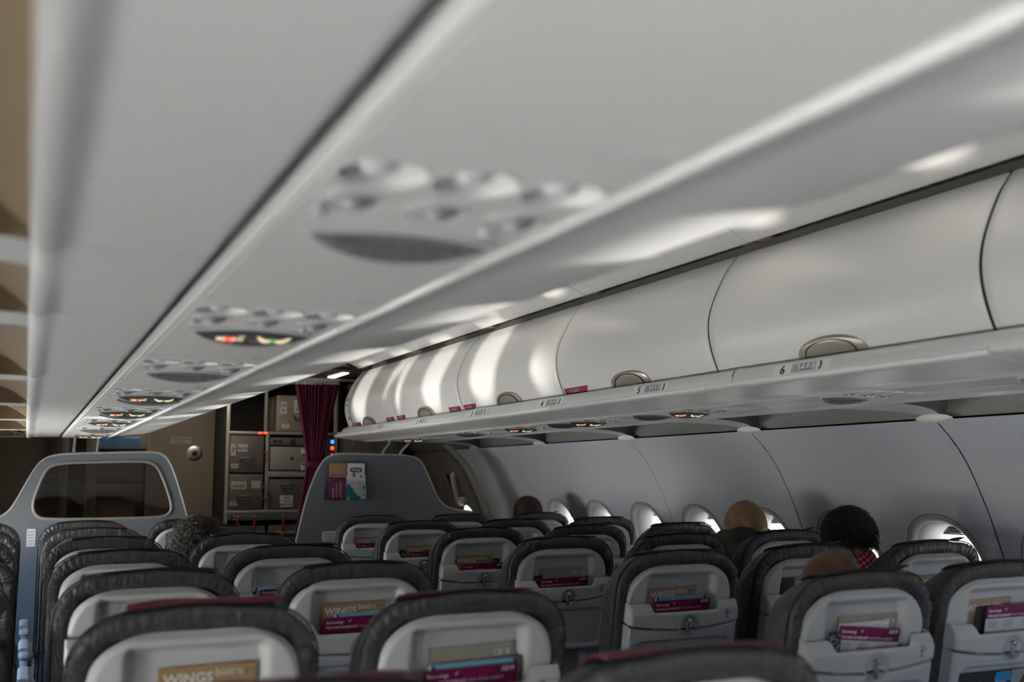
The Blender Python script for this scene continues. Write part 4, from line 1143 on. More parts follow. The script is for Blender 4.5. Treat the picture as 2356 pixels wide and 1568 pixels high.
leaf('leaflet', .490, 1.2206, .606, 1.452, -.024, 'kraft', .02, 'kraft brown leaflet standing at the left of the leaflet holder', d_logo)
leaf('leaflet', .612, 1.2206, .728, 1.452, -.024, 'white', .01, 'white leaflet with a purple seal at the right of the leaflet holder', d_seal)
leaf('leaflet', .485, 1.2206, .600, 1.362, -.036, 'magenta', .0, 'magenta folder in front of the kraft leaflet in the holder', d_mag)
leaf('leaflet', .607, 1.2206, .735, 1.375, -.036, 'white', -.06, 'white leaflet with teal blots at the right front of the holder', d_teal)
# ---------------------------------------------------------------- curtain
def curtain():
    nu, nv = 220, 60; V = []; CY = 7.2
    for j in range(nv+1):
        v = j/nv; z = 2.0-1.75*v
        xl = np.interp(z, [.25, .97, 1.25, 1.40, 1.449, 1.50, 1.7, 2.0], [.36, .395, .435, .458, .462, .462, .425, .372])
        xr = np.interp(z, [.25, .97, 1.25, 1.40, 1.449, 1.50, 1.7, 2.0], [.60, .60, .575, .560, .556, .560, .605, .672])
        tied = math.exp(-((z-1.44)/.05)**2); 
        for i in range(nu+1):
            u = i/nu; f = u+.012*math.sin(u*17+1); n = 13
            amp = (.036-.016*tied)*(.45+.55*ss(.22, .40, u)); y = CY+amp*math.sin(2*PI*n*f)*(.75+.25*math.sin(u*29))+.008*math.sin(6*u+4*v)
            x = xl+(xr-xl)*u+.006*math.sin(4*PI*n*f)*(1-tied)
            V.append((x, y, z))
    o = MB().add(V, gridF(nv+1, nu+1)).build('curtain', 'curtain', None, True, 180)
    tag(o, 'pleated burgundy curtain tied back beside the galley', 'curtain')
    b = MB()
    b.add([(.452+.112*(.5-.5*math.cos(a)), CY+.034*math.sin(a)*-1 if True else 0, z+.006*math.sin(a)) for z in (1.425, 1.465) for a in [2*PI*k/40 for k in range(41)]], gridF(2, 41))
    b.build('tie_band', 'curtain', o, True, 180)
    b = MB()
    for k in range(22):
        x = .376+.292*k/21; b.tube([(x, CY, 1.994), (x, CY-.004, 2.012), (x, CY+.004, 2.018), (x, CY, 2.03)], .0028, 6)
    k = b.build('curtain_hooks', 'white', o); k['kind'] = 'stuff'
    b = MB(); b.box((.50, CY, 2.036), (.62, .028, .018), .003); b.box((.82, CY, 2.0), (.02, .02, .08), .003)
    r = b.build('curtain_rail', 'galleyframe'); tag(r, 'pale ceiling rail from which the burgundy curtain hangs', 'rail')
curtain()
# ---------------------------------------------------------------- forward entrance: walls, doors, galley
for side, nm in ((1, 'wall_right'), (-1, 'wall_left')):
    V = []
    zs = [1.62*i/40 for i in range(41)]
    for y in (YF, 9.3):
        for z in zs: V.append((side*(wallx(min(z, 1.565))+.03-(max(0, z-1.565))*.9), y, z))
    structure(MB().add(V, gridF(2, 41)).build(nm, 'brownwall', None, True, 180))
    b = MB(); V = []
    for y, d in ((7.44, .004), (7.442, -.012), (7.50, -.014), (7.505, -.020), (7.55, -.020), (7.555, .02)):
        for i in range(41):
            z = 1.60*i/40; V.append((side*(wallx(min(z, 1.565))+d-(max(0, z-1.565))*1.1), y, z))
    b.add(V, gridF(6, 41)); structure(b.build('trim_57' if side > 0 else 'trim_58', 'window_plastic', None, True, 40))
    # sloped lining above the entrance door
    V = [(side*x, y, z) for y in (7.07, 7.57, 9.3) for x, z in ((1.64, 1.575), (1.50, 1.66), (1.25, 1.80), (1.05, 2.10))]
    structure(MB().add(V, gridF(3, 4)).build('trim_59' if side > 0 else 'trim_60', 'galley', None, True, 30))
structure(MB().add([(-2.2, 8.9, 0), (2.2, 8.9, 0), (2.2, 8.9, 2.6), (-2.2, 8.9, 2.6)], [(0, 1, 2, 3)]).build('wall_front', 'brownwall'))
structure(MB().add([(-1.1, 7.28, 2.16), (1.1, 7.28, 2.16), (1.1, 9.3, 2.16), (-1.1, 9.3, 2.16)], [(0, 1, 2, 3)]).build('ceiling', 'galley'))
def cabin_door(side, n):
    V = []; d = -.015
    zs = [.05+1.50*i/40 for i in range(41)]
    for y, dd in ((7.62, .03), (7.625, d), (7.66, d-.006), (8.38, d-.006), (8.42, d), (8.425, .03)): V += [(side*(wallx(z)+dd), y, z) for z in zs]
    o = MB().add(V, gridF(6, 41)).build('door_%d' % n, 'galley', None, True, 40); structure(o)
    def on(y, z, dd=-.026): return (side*(wallx(z)+dd), y, z)
    # recessed dark handle bay, grey handle, porthole
    V = []
    for i in range(13):
        z = 1.16+.22*i/12; V += [on(7.90, z, -.023), on(8.02, z, -.023)]
    MB().add(V, gridF(13, 2)).build('handle_recess', 'galleydark', o)
    b = MB(); b.tube([on(7.755, 1.385, -.04), on(7.76, 1.372, -.06), on(7.80, 1.30, -.07), on(7.85, 1.19, -.07), on(7.87, 1.155, -.06), on(7.87, 1.15, -.03)], .021, 12); b.tube([on(7.72, 1.19, -.05), on(7.87, 1.185, -.06)], .018, 10)
    b.build('door_handle', 'rail', o)
    V = []; m = 24
    for s in (1.0, .55, .0):
        for k in range(m): a = 2*PI*k/m; V.append(on(7.83+.10*math.cos(a)*s, 1.03+.11*math.sin(a)*s, -.024))
    F = []
    for j in range(2):
        for k in range(m): F.append((j*m+k, j*m+(k+1) % m, (j+1)*m+(k+1) % m, (j+1)*m+k))
    MB().add(V, F).build('door_window', mat('daylit_pane_%d' % n, (.8, .85, .9), .3, emit=(.8, .9, 1), estr=1.2), o)
    b = MB()
    def strip_on(y0, y1, z0, z1, mi, dd, y2=None, y3=None):
        V = []
        for i in range(9):
            f = i/8; z = z0+(z1-z0)*f; ya = y0+((y2 if y2 is not None else y0)-y0)*f; yb = y1+((y3 if y3 is not None else y1)-y1)*f
            V += [on(ya, z, dd), on(yb, z, dd)]
        b.add(V, gridF(9, 2), mi)
    strip_on(8.03, 8.12, 1.04, 1.305, 0, -.0235); strip_on(8.02, 8.18, 1.31, 1.39, 0, -.0235)
    strip_on(8.060, 8.088, 1.04, 1.27, 1, -.0245); strip_on(8.045, 8.073, 1.27, 1.30, 1, -.0245, 8.073, 8.0735)
    strip_on(8.035, 8.11, 1.268, 1.300, 1, -.0245, 8.072, 8.075)
    for q, s in enumerate(('PULL', 'OPEN')):
        zc = 1.358-.036*q; n_ = wallnrm(zc); nn = Vector((n_.x*side, 0, n_.z)); ex = Vector((0, -side, 0)); ey = nn.cross(ex)
        c0 = Vector(on(8.10, zc, -.0255)); X = Matrix(((ex.x, ey.x, nn.x, c0.x), (ex.y, ey.y, nn.y, c0.y), (ex.z, ey.z, nn.z, c0.z), (0, 0, 0, 1)))
        Vt, Ft = text(s, .034, .03, 'CENTER'); b.add(Vt, Ft, 1, X @ T(0, -.012, 0))
    b.build('door_placard', ['galleyframe', mat('red_print_%d' % n, (.30, .03, .015), .5)], o)
cabin_door(-1, 1); cabin_door(1, 2)
# cockpit side wall with crew door
b = MB(); FY = 8.80
V, F = plate([rrect(-.400, .03, .092, 2.10, .01)], .02, .004, 1, T(0, FY, 0) @ XZ); b.add(V, F)
o = b.build('door_3', 'brownwall'); structure(o)
b = MB()
for x, w in ((-.415, .035), (.105, .022), (.150, .036)): b.box((x, FY-.012, 1.07), (w, .05, 2.12), .006)
b.box((-.15, FY-.012, 2.12), (.60, .05, .05), .006)
b.build('door_frame', 'galley', o)
b = MB(); X = T(-.063, FY-.012, 1.553) @ Matrix.Rotation(PI/2, 4, 'X')
V, F = lathe([(0, .016), (.018, .016), (.022, .010), (.024, .004), (.058, .003), (.062, 0)], 32); b.add(V, F, 0, X); 
k = b.build('door_viewer', 'steel', o)
V, F = lathe([(0, .022), (.012, .020), (.019, .0165)], 20); MB().add(V, F, 0, X).build('viewer_lens', 'galleydark', k)
b = MB(); V, F = plate([rrect(-.252, 1.630, -.090, 1.680, .003)], .002, 0, 1, T(0, FY-.011, 0) @ XZ); b.add(V, F, 0)
for q, s in enumerate(('Nur für Besatzung', 'Crew only')):
    V, F = text(s, .0185, .02, 'CENTER'); b.add(V, F, 1, T(-.171, FY-.0125, 1.660-.022*q) @ XZ)
b.build('crew_sign', [mat('sign_beige', (.33, .29, .22), .5), 'ink'], o)
# monitor panel and lockers left of the crew door (seen over and through the left partition)
b = MB(); b.box((-.63, FY, 1.645), (.44, .06, .13), .012, 0); b.box((-.63, FY-.026, 1.640), (.30, .02, .080), .006, 1)
o = b.build('wall_monitor', ['galley', mat('blue_screen', (.05, .09, .16), .2, emit=(.10, .22, .42), estr=.10)]); tag(o, 'small dim blue screen in a brown frame above the left partition', 'screen')
b = MB()
for x, w in ((-1.02, .055), (-.83, .085)): b.box((x, FY-.02, 1.0), (w, .06, 2.0), .008)
structure(b.build('trim_61', 'galley'))
b = MB(); b.box((-.80, FY-.02, 1.335), (.75, .05, .035), .006, 1); b.box((-.82, FY-.03, 1.18), (.055, .05, .26), .01, 0); b.box((-.47, FY-.03, 1.10), (.05, .05, .10), .01, 1)
o = b.build('crew_seat', ['galley', 'galleydark']); tag(o, 'folded brown crew seat seen through the tinted partition window', 'crew seat')
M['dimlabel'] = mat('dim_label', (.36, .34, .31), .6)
# galley block
GY = 8.3
root = empty('galley_unit', (.55, GY, 0)); tag(root, 'open galley cabinet with pale frame rails and dark compartments behind the curtain', 'galley cabinet')
def gl(b, name, mk): 
    o = b.build(name, mk, root); o.matrix_parent_inverse = Matrix.Translation((-.55, -GY, 0)); return o
b = MB(); b.box((.54, GY+.50, 1.08), (.88, .02, 2.14), .002); b.box((.54, GY+.25, .06), (.86, .5, .1), .004)
for x in (.10, .985): b.box((x, GY+.25, 1.08), (.012, .5, 2.14), .002)
gl(b, 'cabinet_body', 'galleydark')
b = MB()
b.box((.112, GY, 1.08), (.026, .03, 2.14), .006); b.box((.415, GY, 1.40), (.026, .03, .62), .005); b.box((.955, GY, 1.08), (.03, .03, 2.14), .006)
b.box((.54, GY, 1.702), (.86, .035, .022), .005); b.box((.54, GY, 1.098), (.86, .05, .028), .008); b.box((.58, GY, 1.385), (.33, .03, .045), .005)
b.box((.54, GY, 2.12), (.88, .04, .06), .006); b.box((.405, GY+.04, 1.90), (.018, .05, .39), .003); b.box((.54, GY+.01, 1.06), (.86, .02, .05), .003)
gl(b, 'frame', 'galleyframe')
b = MB()
for x, z in ((.355, 1.702), (.395, 1.702)): b.box((x, GY-.019, z), (.030, .006, .014), .002, 0)
gl(b, 'red_marker', 'ledred')
for x, z in ((.393, 1.55), (.393, 1.505), (.393, 1.29), (.393, 1.20), (.43, 1.245), (.43, 1.20)):
    b = MB(); b.box((x, GY-.022, z), (.030, .012, .012), .003); gl(b, 'turn_latch', mat('latch_red', (.25, .012, .012), .4) if 'latch_red' not in bpy.data.materials else bpy.data.materials['latch_red'])
LR = bpy.data.materials['latch_red']
for x in (.20, .325, .545, .68):
    b = MB(); b.box((x, GY-.03, 1.005), (.020, .016, .12), .006, 0); V, F = lathe([(0, .012), (.009, .010), (.012, 0), (.009, -.01), (0, -.012)], 14); b.add(V, F, 1, T(x, GY-.034, 1.067))
    gl(b, 'cart_latch', [LR, 'steel'])
b = MB(); b.box((.905, GY-.01, 1.56), (.075, .02, .23), .004, 0)
pn = gl(b, 'control_panel', ['ink'])
b = MB(); 
for z, r in ((1.640, .016), (1.59, .016), (1.535, .011)):
    V, F = lathe([(0, .006), (r*.8, .005), (r, 0)], 18); b.add(V, F, 0 if z > 1.62 else 1, T(.925, GY-.021, z) @ Matrix.Rotation(PI/2, 4, 'X'))
b.build('indicator_lamps', ['ledblue', 'ledred'], pn)
def place(o, x, y, z): o.location = (x, y, z); return o
def std_box(w, h, mk, label, x, z, lab, dark=True, handle_dx=0, handle_dz=-.03):
    r = empty('storage_box', (x, GY-.004, z)); tag(r, label, 'storage box', 'metal storage boxes in the galley')
    b = MB(); b.box((0, .22, h/2), (w, .44, h), .006); b.build('body', mk, r)
    b = MB(); b.box((0, -.001, h/2), (w-.012, .008, h-.012), .004); b.build('front', mk, r)
    b = MB(); b.tube(smooth_poly([(handle_dx-.048, -.003, h/2+handle_dz+.016), (handle_dx-.048, -.022, h/2+handle_dz+.012), (handle_dx-.046, -.024, h/2+handle_dz-.018), (handle_dx+.046, -.024, h/2+handle_dz-.018), (handle_dx+.048, -.022, h/2+handle_dz+.012), (handle_dx+.048, -.003, h/2+handle_dz+.016)], 1, False), .006, 8)
    b.box((handle_dx, -.006, h/2+handle_dz+.014), (.10, .006, .01), .002, 1); b.build('carry_handle', ['ink', 'steel'], r)
    for (lx, lz, lw, lh, ls) in lab:
        V, F = plate([rrect(lx, lz, lx+lw, lz+lh, .003)], .0012, 0, 1, T(0, -.0062, 0) @ XZ)
        pl = MB().add(V, F).build('paper_label', 'offwhite' if not dark else 'dimlabel', r); b = MB()
        for q, s in enumerate(ls):
            sz = min(lh/(len(ls)+.4)*.8, lw/(max(len(s), 1)*.62)); V, F = text(s, sz, .02, 'CENTER'); b.add(V, F, 0, T(lx+lw/2, -.0075, lz+lh-(q+1)*lh/(len(ls)+.35)+.002) @ XZ)
        if any(ls): b.build('lettering', 'ink', pl)
    return r
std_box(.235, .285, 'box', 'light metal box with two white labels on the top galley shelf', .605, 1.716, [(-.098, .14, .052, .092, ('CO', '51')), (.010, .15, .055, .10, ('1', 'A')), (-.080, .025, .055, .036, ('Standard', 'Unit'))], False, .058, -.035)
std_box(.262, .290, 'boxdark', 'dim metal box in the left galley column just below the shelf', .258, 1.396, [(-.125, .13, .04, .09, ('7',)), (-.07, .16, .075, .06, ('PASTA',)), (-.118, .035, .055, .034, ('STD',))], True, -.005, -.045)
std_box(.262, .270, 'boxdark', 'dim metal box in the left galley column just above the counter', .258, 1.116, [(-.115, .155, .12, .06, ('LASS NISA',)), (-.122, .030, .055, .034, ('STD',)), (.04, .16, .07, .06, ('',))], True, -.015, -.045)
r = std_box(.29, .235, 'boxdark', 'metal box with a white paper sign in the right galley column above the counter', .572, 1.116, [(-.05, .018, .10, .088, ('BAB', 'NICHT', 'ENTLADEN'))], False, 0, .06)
# oven
r = empty('galley_oven', (.585, GY-.004, 1.412)); tag(r, 'grey galley oven with a round knob behind the curtain', 'oven')
b = MB(); b.box((0, .20, .13), (.30, .40, .262), .005); b.build('body', 'galleydark', r)
b = MB(); b.box((0, -.004, .226), (.296, .016, .056), .004, 0)
for x in (-.115, -.073): b.box((x, -.013, .228), (.030, .004, .022), .001, 1)
b.build('control_strip', ['boxdark', 'galleydark'], r)
b = MB(); b.box((0, -.006, .095), (.296, .02, .180), .005, 0); b.build('oven_door', [mat('oven_grey', (.33, .32, .30), .4, metal=.3)], r)
b = MB(); V, F = lathe([(0, .02), (.015, .018), (.020, .004), (.024, 0)], 22); b.add(V, F, 0, T(.022, -.011, .226) @ Matrix.Rotation(PI/2, 4, 'X'))
V, F = lathe([(0, .006), (.010, .004), (.013, 0)], 18); b.add(V, F, 0, T(.018, -.016, .095) @ Matrix.Rotation(PI/2, 4, 'X')); b.build('oven_knob', 'ink', r)
b = MB()
for z in (.145, .030): b.box((.108, -.018, z), (.034, .006, .055), .003, 0); b.box((.108, -.021, z-.020+.04*(z < .1)), (.030, .003, .012), .001, 1)
b.build('door_latch', ['offwhite', 'ink'], r)
# trolleys
for x, lb in ((.262, 'left'), (.62, 'right')):
    r = empty('service_trolley', (x, GY-.002, .12)); tag(r, 'metal service trolley under the galley counter, the %s of two' % lb, 'trolley', 'service trolleys')
    b = MB(); b.box((0, .22, .44), (.30 if lb == 'left' else .36, .44, .87), .008); b.build('body', 'boxdark', r)
    b = MB(); b.box((.0, -.006, .80), (.27, .02, .055), .006, 0); b.box((.02, -.016, .795), (.17, .012, .03), .004, 1); b.build('handle_bar', ['box', 'galleydark'], r)
# tall locker right of the galley
b = MB(); b.box((1.27, GY+.28, .87), (.54, .5, 1.72), .008); o = b.build('galley_locker', 'galley'); tag(o, 'tall beige locker between the galley and the right door', 'locker')
b = MB(); b.box((1.16, GY+.028, 1.50), (.27, .012, .36), .004); b.build('locker_door', 'galley', o)
b = MB(); b.box((1.205, GY+.018, 1.50), (.075, .012, .05), .004, 0); b.box((1.11, GY+.012, 1.635), (.018, .02, .05), .005, 1); b.build('locker_latch', ['galleydark', 'steel'], o)
# lit ceiling lamp above the entrance
b = MB(); b.box((.74, 7.78, 2.140), (.26, .50, .03), .01, 0); o = b.build('ceiling_lamp', 'galleyframe'); tag(o, 'beige ceiling lamp panel with a glowing strip between curtain and ceiling', 'ceiling lamp')
b = MB(); b.box((.82, 7.76, 2.1215), (.05, .42, .01), .004); b.build('lamp_tube', mat('lamp_glow', (1, .9, .7), .5, emit=(1, .83, .58), estr=4.0), o)
# armrest clutter visible between the left window and middle seats
b = MB(); b.box((0, 0, 0), (.05, .10, .10), .012); o = b.build('white_cup', 'white'); o.location = (-1.265, 3.02, .683); tag(o, 'white paper carton on the armrest in the gap between left seats', 'carton')
# ---------------------------------------------------------------- passengers
def remeshed(name, b, voxel, mk, parent=None, smooth_it=6, fac=.5):
    me0 = b.mesh('tmp', [mk]); o = bpy.data.objects.new('tmp', me0); COL.objects.link(o)
    m = o.modifiers.new('r', 'REMESH'); m.mode = 'VOXEL'; m.voxel_size = voxel
    s = o.modifiers.new('s', 'SMOOTH'); s.iterations = smooth_it; s.factor = fac
    dg = bpy.context.evaluated_depsgraph_get(); dg.update(); me = bpy.data.meshes.new_from_object(o.evaluated_get(dg)); me.name = name
    bpy.data.objects.remove(o); bpy.data.meshes.remove(me0)
    me.materials.clear(); me.materials.append(M[mk] if isinstance(mk, str) else mk)
    setup(me, True, 180); return link(bpy.data.objects.new(name, me), parent)
def ball(b, c, r, X=None, n=20):
    V = []; F = []; m = n//2
    for i in range(m+1):
        a = PI*i/m
        for k in range(n): p = 2*PI*k/n; V.append((c[0]+r[0]*math.sin(a)*math.cos(p), c[1]+r[1]*math.sin(a)*math.sin(p), c[2]+r[2]*math.cos(a)))
    for i in range(m):
        for k in range(n): F.append((i*n+k, (i+1)*n+k, (i+1)*n+(k+1) % n, i*n+(k+1) % n))
    b.add(V, F, 0, X)
def limb(b, pts, rs, n=14):
    for p, q, r0, r1 in zip(pts[:-1], pts[1:], rs[:-1], rs[1:]): b.tube([p, q], [r0, r1], n)
    for p, r in zip(pts, rs): ball(b, p, (r, r, r), None, 14)
def head_shapes(b, H):
    """H: matrix of the head (origin at cranium centre, +Y the face)"""
    ball(b, (0, -.005, .012), (.076, .096, .100), H, 28); ball(b, (0, .030, -.050), (.058, .062, .070), H, 22); ball(b, (0, .055, -.085), (.034, .030, .030), H, 16)
    ball(b, (0, .098, -.030), (.014, .020, .026), H, 12); ball(b, (0, .088, -.068), (.024, .010, .012), H, 12); ball(b, (0, .086, .004), (.052, .012, .014), H, 14)
    for s in (1, -1): ball(b, (s*.078, -.002, -.022), (.010, .018, .031), H, 12); ball(b, (s*.030, .084, -.012), (.013, .010, .009), H, 12)
def hand(b, p, s):
    x, y, z = p; ball(b, p, (.040, .045, .017), None, 14)
    for k, l in enumerate((.062, .074, .070, .055)):
        fx = x+s*(-.030+.020*k); limb(b, [(fx, y+.035, z), (fx, y+.035+l*.55, z-.006), (fx, y+.035+l*.85, z-.024)], [.0095, .009, .0078], 8)
    limb(b, [(x-s*.036, y-.01, z), (x-s*.058, y+.022, z-.004), (x-s*.062, y+.046, z-.012)], [.011, .010, .008], 8)
def hair_tubes(b, paths, r, mi=0):
    for P in paths:
        n = len(P); V, F = tube(P, [r*(1 if i < n-2 else .55-.3*(i-n+2)) for i in range(n)], 3); b.add(V, F, mi)
def person(label, head, hipx, seatY, skin, top, hair, turn=0.0, lean=0.0, nod=0.0):
    hx, hy, hz = head
    body = MB(); H = T(hx, hy, hz) @ Matrix.Rotation(turn, 4, 'Z') @ Matrix.Rotation(nod, 4, 'X') @ Matrix.Rotation(lean, 4, 'Y')
    head_shapes(body, H)
    nb = (hx*.85+hipx*.15, hy-.03, hz-.155); cx = hx*.6+hipx*.4; zs = hz-.195
    limb(body, [(hx, hy-.012, hz-.06), nb], [.056, .062])
    sh = [(cx+s*.165, seatY+.235, zs) for s in (-1, 1)]
    torso = [(hipx, seatY+.36, .56), (hipx*.8+cx*.2, seatY+.33, .68), (cx, seatY+.275, zs-.10), (cx, seatY+.25, zs-.04)]
    for a, q, r0, r1 in zip(torso[:-1], torso[1:], (.12, .12, .125), (.12, .125, .105)):
        for dx in (-.055, .0, .055): limb(body, [(a[0]+dx, a[1], a[2]), (q[0]+dx, q[1], q[2])], [r0, r1])
    limb(body, [sh[0], (cx, seatY+.245, zs+.02), sh[1]], [.062, .072, .062])
    for s, S0 in zip((-1, 1), sh):
        el = (S0[0]+s*.035, seatY+.42, .665); wr = (hipx+s*.09, seatY+.55, .67)
        limb(body, [S0, el, wr], [.058, .045, .031]); hand(body, (wr[0], wr[1]+.05, wr[2]), s)
        kn = (hipx+s*.10, seatY+.66, .56); an = (hipx+s*.11, seatY+.62, .11)
        limb(body, [(hipx+s*.09, seatY+.36, .55), kn, an], [.088, .065, .042]); limb(body, [an, (hipx+s*.11, seatY+.76, .06)], [.05, .042])
    o = remeshed('person', body, .0085, skin); tag(o, label, 'person', 'passengers')
    # clothing follows the torso and arms
    c = MB()
    for a, q, r0, r1 in zip(torso[:-1], torso[1:], (.13, .13, .135), (.13, .135, .118)):
        for dx in (-.06, 0, .06): limb(c, [(a[0]+dx, a[1], a[2]), (q[0]+dx, q[1], q[2])], [r0, r1])
    limb(c, [(sh[0][0]-.005, sh[0][1], sh[0][2]), (cx, seatY+.245, zs+.03), (sh[1][0]+.005, sh[1][1], sh[1][2])], [.074, .086, .074])
    limb(c, [(cx, seatY+.245, zs+.01), (nb[0], nb[1]-.010, nb[2]+.085)], [.105, .070])
    for s, S0 in zip((-1, 1), sh):
        el = (S0[0]+s*.035, seatY+.42, .665); wr = (hipx+s*.095, seatY+.52, .67); limb(c, [S0, el, wr], [.070, .057, .043])
    remeshed('shirt', c, .010, top, o)
    t = MB()
    for s in (-1, 1): limb(t, [(hipx+s*.085, seatY+.36, .54), (hipx+s*.10, seatY+.66, .56), (hipx+s*.11, seatY+.62, .14)], [.104, .077, .056])
    remeshed('trousers', t, .012, 'cloth', o)
    return o, H
def scalp(H, r, noise_amp, nscale, cut, seed, c=(0, -.012, .016)):
    """hair cap mesh: part of an ellipsoid, open at the face"""
    V = []; F = []; n, m = 48, 26
    for i in range(m+1):
        a = PI*cut*i/m
        for k in range(n):
            p = 2*PI*k/n; d = Vector((math.sin(a)*math.cos(p), math.sin(a)*math.sin(p), math.cos(a)))
            f = ss(.25, .8, d.y) ; low = a/PI
            k_ = 1+noise_amp*noise.noise(d*nscale+Vector((seed, 0, 0)))+noise_amp*.6*noise.noise(d*nscale*2.3+Vector((0, seed, 0)))
            sh = 1-.22*f*ss(.28, .5, low)
            V.append(H @ Vector((c[0]+d.x*r[0]*k_*sh, c[1]+d.y*r[1]*k_*sh, c[2]+d.z*r[2]*k_*(1 if d.z > 0 else 1.05))))
    for i in range(m):
        for k in range(n): F.append((i*n+k, (i+1)*n+k, (i+1)*n+(k+1) % n, i*n+(k+1) % n))
    return V, F
def rdir(rr):
    while True:
        d = Vector((rr.uniform(-1, 1), rr.uniform(-1, .75), rr.uniform(-.36, 1)))
        if .2 < d.length < 1 and not (d.y > .35 and d.z < .35): return d.normalized()
def short_hair(o, H, r, mk, n, ln, curl, seed, na=.03, thick=.0011, lift=.5, rnd=1.0, low=-.36, cut=.64):
    rr = random.Random(seed); b = MB(); V, F = scalp(H, r, na, 6, cut, seed); b.add(V, F); paths = []
    for _ in range(n):
        d = rdir(rr)
        while d.z < low: d = rdir(rr)
        base = Vector((d.x*r[0], -.012+d.y*r[1], .016+d.z*r[2]))*.985
        tan = Vector((rr.gauss(0, 1)*rnd+(1-rnd)*.8, rr.gauss(0, 1)*rnd, rr.gauss(0, 1)*rnd-.45)); tan = (tan-d*tan.dot(d)).normalized()
        side = d.cross(tan); P = []; ph = rr.uniform(0, 6.28); L_ = ln*rr.uniform(.6, 1.25)
        for k in range(6):
            f = k/5; s = f*L_
            P.append(H @ (base+d*(lift*L_*math.sin(f*1.9)*.42)+tan*(s*.75)+side*(curl*math.sin(f*5+ph))+d*(curl*.5*math.cos(f*6+ph))))
        paths.append(P)
    hair_tubes(b, paths, thick)
    h = b.build('hair', mk, o, True, 180); return h
# the five passengers in view
o, H = person('bald tanned passenger leaning towards the window, seen behind the sixth row aisle seat', (.650, SY[2]+.255, 1.066), SX['D'], SY[2], 'skinbald', 'cloth', None, -.1, .05)
o, H = person('passenger with thick dark curly hair and a red checked shirt at the right windows', (1.390, SY[3]+.25, 1.130), SX['F']-.05, SY[3], 'skin', 'plaid', None, -.25, .05)
short_hair(o, H, (.081, .104, .104), 'hairdark', 2300, .040, .006, 11, .05, .0015, .65, 1.0, -.16, .57)
o, H = person('passenger with straight blond hair and a dark scarf at the right windows', (1.512, SY[4]+.25, 1.140), SX['F']-.01, SY[4], 'skin', 'jacket', None, -.15, .03)
# blond hair combed into a low gather on the left
rr = random.Random(5); b = MB(); R = (.083, .102, .104); V, F = scalp(H, R, .015, 4, .70, 3); b.add(V, F)
G = Vector((-.74, -.58, -.36)).normalized(); paths = []
for _ in range(1500):
    d = rdir(rr)
    if rr.random() < .35: d = Vector((rr.uniform(.2, 1), rr.uniform(-.9, .2), rr.uniform(-.5, .3))).normalized()
    P = []; w = rr.uniform(1.0, 1.035); ph = rr.uniform(-.12, .12)
    for k in range(8):
        f = k/7; e = d.lerp(G, f**1.1*.92)
        sag = Vector((0, 0, -.35*math.sin(f*PI)*(d.x > .1)+.25*math.sin(f*PI)*(d.z > .5))); e = (e+sag+Vector((ph, ph*.5, 0))*f).normalized()
        P.append(H @ Vector((e.x*R[0]*w, -.012+e.y*R[1]*w, .016+e.z*R[2]*w)))
    paths.append(P)
hair_tubes(b, paths, .0017)
tail = [H @ Vector((G.x*R[0]*q+.0, -.012+G.y*R[1]*q, .016+G.z*R[2]*q-dz)) for q, dz in ((.9, 0), (1.12, .01), (1.15, .05), (1.05, .10))]
b.tube(tail, [.026, .024, .022, .016], 12)
b.build('hair', 'hairblonde', o, True, 180)
b = MB()
for q, (dz, R0, rt) in enumerate(((0, .098, .034), (-.036, .118, .036), (-.070, .125, .032))):
    P = []
    for k in range(40):
        a = 2*PI*k/40; P.append((1.512+R0*1.08*math.cos(a), SY[4]+.235+R0*math.sin(a), 1.106+dz+.014*math.sin(a*2+q*2)+.008*math.sin(5*a+q)))
    V, F = tube(P, rt, 18, True)
    V = [(p[0]+.006*noise.noise(Vector(p)*18), p[1]+.006*noise.noise(Vector((p[1], p[2], p[0]))*18), p[2]+.009*noise.noise(Vector((p[0]*9, p[1]*9, p[2]*45)))) for p in V]; b.add(V, F)
b.build('scarf', 'scarf', o, True, 180)
b = MB(); P = [(1.512+.125*math.cos(2*PI*k/24), SY[4]+.235+.115*math.sin(2*PI*k/24), 1.005) for k in range(24)]; b.tube(P, .022, 10, 0, True); b.build('collar', 'mint', o, True, 180)
o, H = person('passenger with tousled grey hair leaning out left of the aisle', (-.640, SY[5]+.25, 1.078), SX['C']-.06, SY[5], 'skin', 'cloth', None, .25, -.05)
short_hair(o, H, (.090, .110, .108), 'hairgrey', 2200, .066, .005, 23, .05, .0013, .45, .55)
o, H = person('passenger with short dark brown hair far ahead in the front row at the right windows', (1.574, SY[7]+.25, 1.124), SX['F']+.02, SY[7], 'skin', 'jacket', None, 0, 0)
short_hair(o, H, (.086, .106, .104), 'hairbrown', 1100, .022, .002, 31, .015, .0010, .4)
# ---------------------------------------------------------------- light and camera
w = bpy.data.worlds.new('World'); scene.world = w; w.use_nodes = True
wn, wl = w.node_tree.nodes, w.node_tree.links; bg = wn['Background']
tc_ = wn.new('ShaderNodeTexCoord'); sp_ = wn.new('ShaderNodeSeparateXYZ'); rp_ = wn.new('ShaderNodeValToRGB')
mr_ = wn.new('ShaderNodeMapRange'); mr_.inputs['From Min'].default_value = -.25; mr_.inputs['From Max'].default_value = .25
wl.new(tc_.outputs['Generated'], sp_.inputs[0]); wl.new(sp_.outputs['Z'], mr_.inputs[0]); wl.new(mr_.outputs[0], rp_.inputs[0]); wl.new(rp_.outputs[0], bg.inputs[0])
rp_.color_ramp.elements[0].color = (1.0, .955, .885, 1); rp_.color_ramp.elements[0].position = .40     # sunlit cloud deck below
rp_.color_ramp.elements[1].color = (.21, .31, .46, 1); rp_.color_ramp.elements[1].position = .62      # clear sky above
mx_ = wn.new('ShaderNodeMapRange'); mx_.inputs['From Min'].default_value = -.7; mx_.inputs['From Max'].default_value = .7
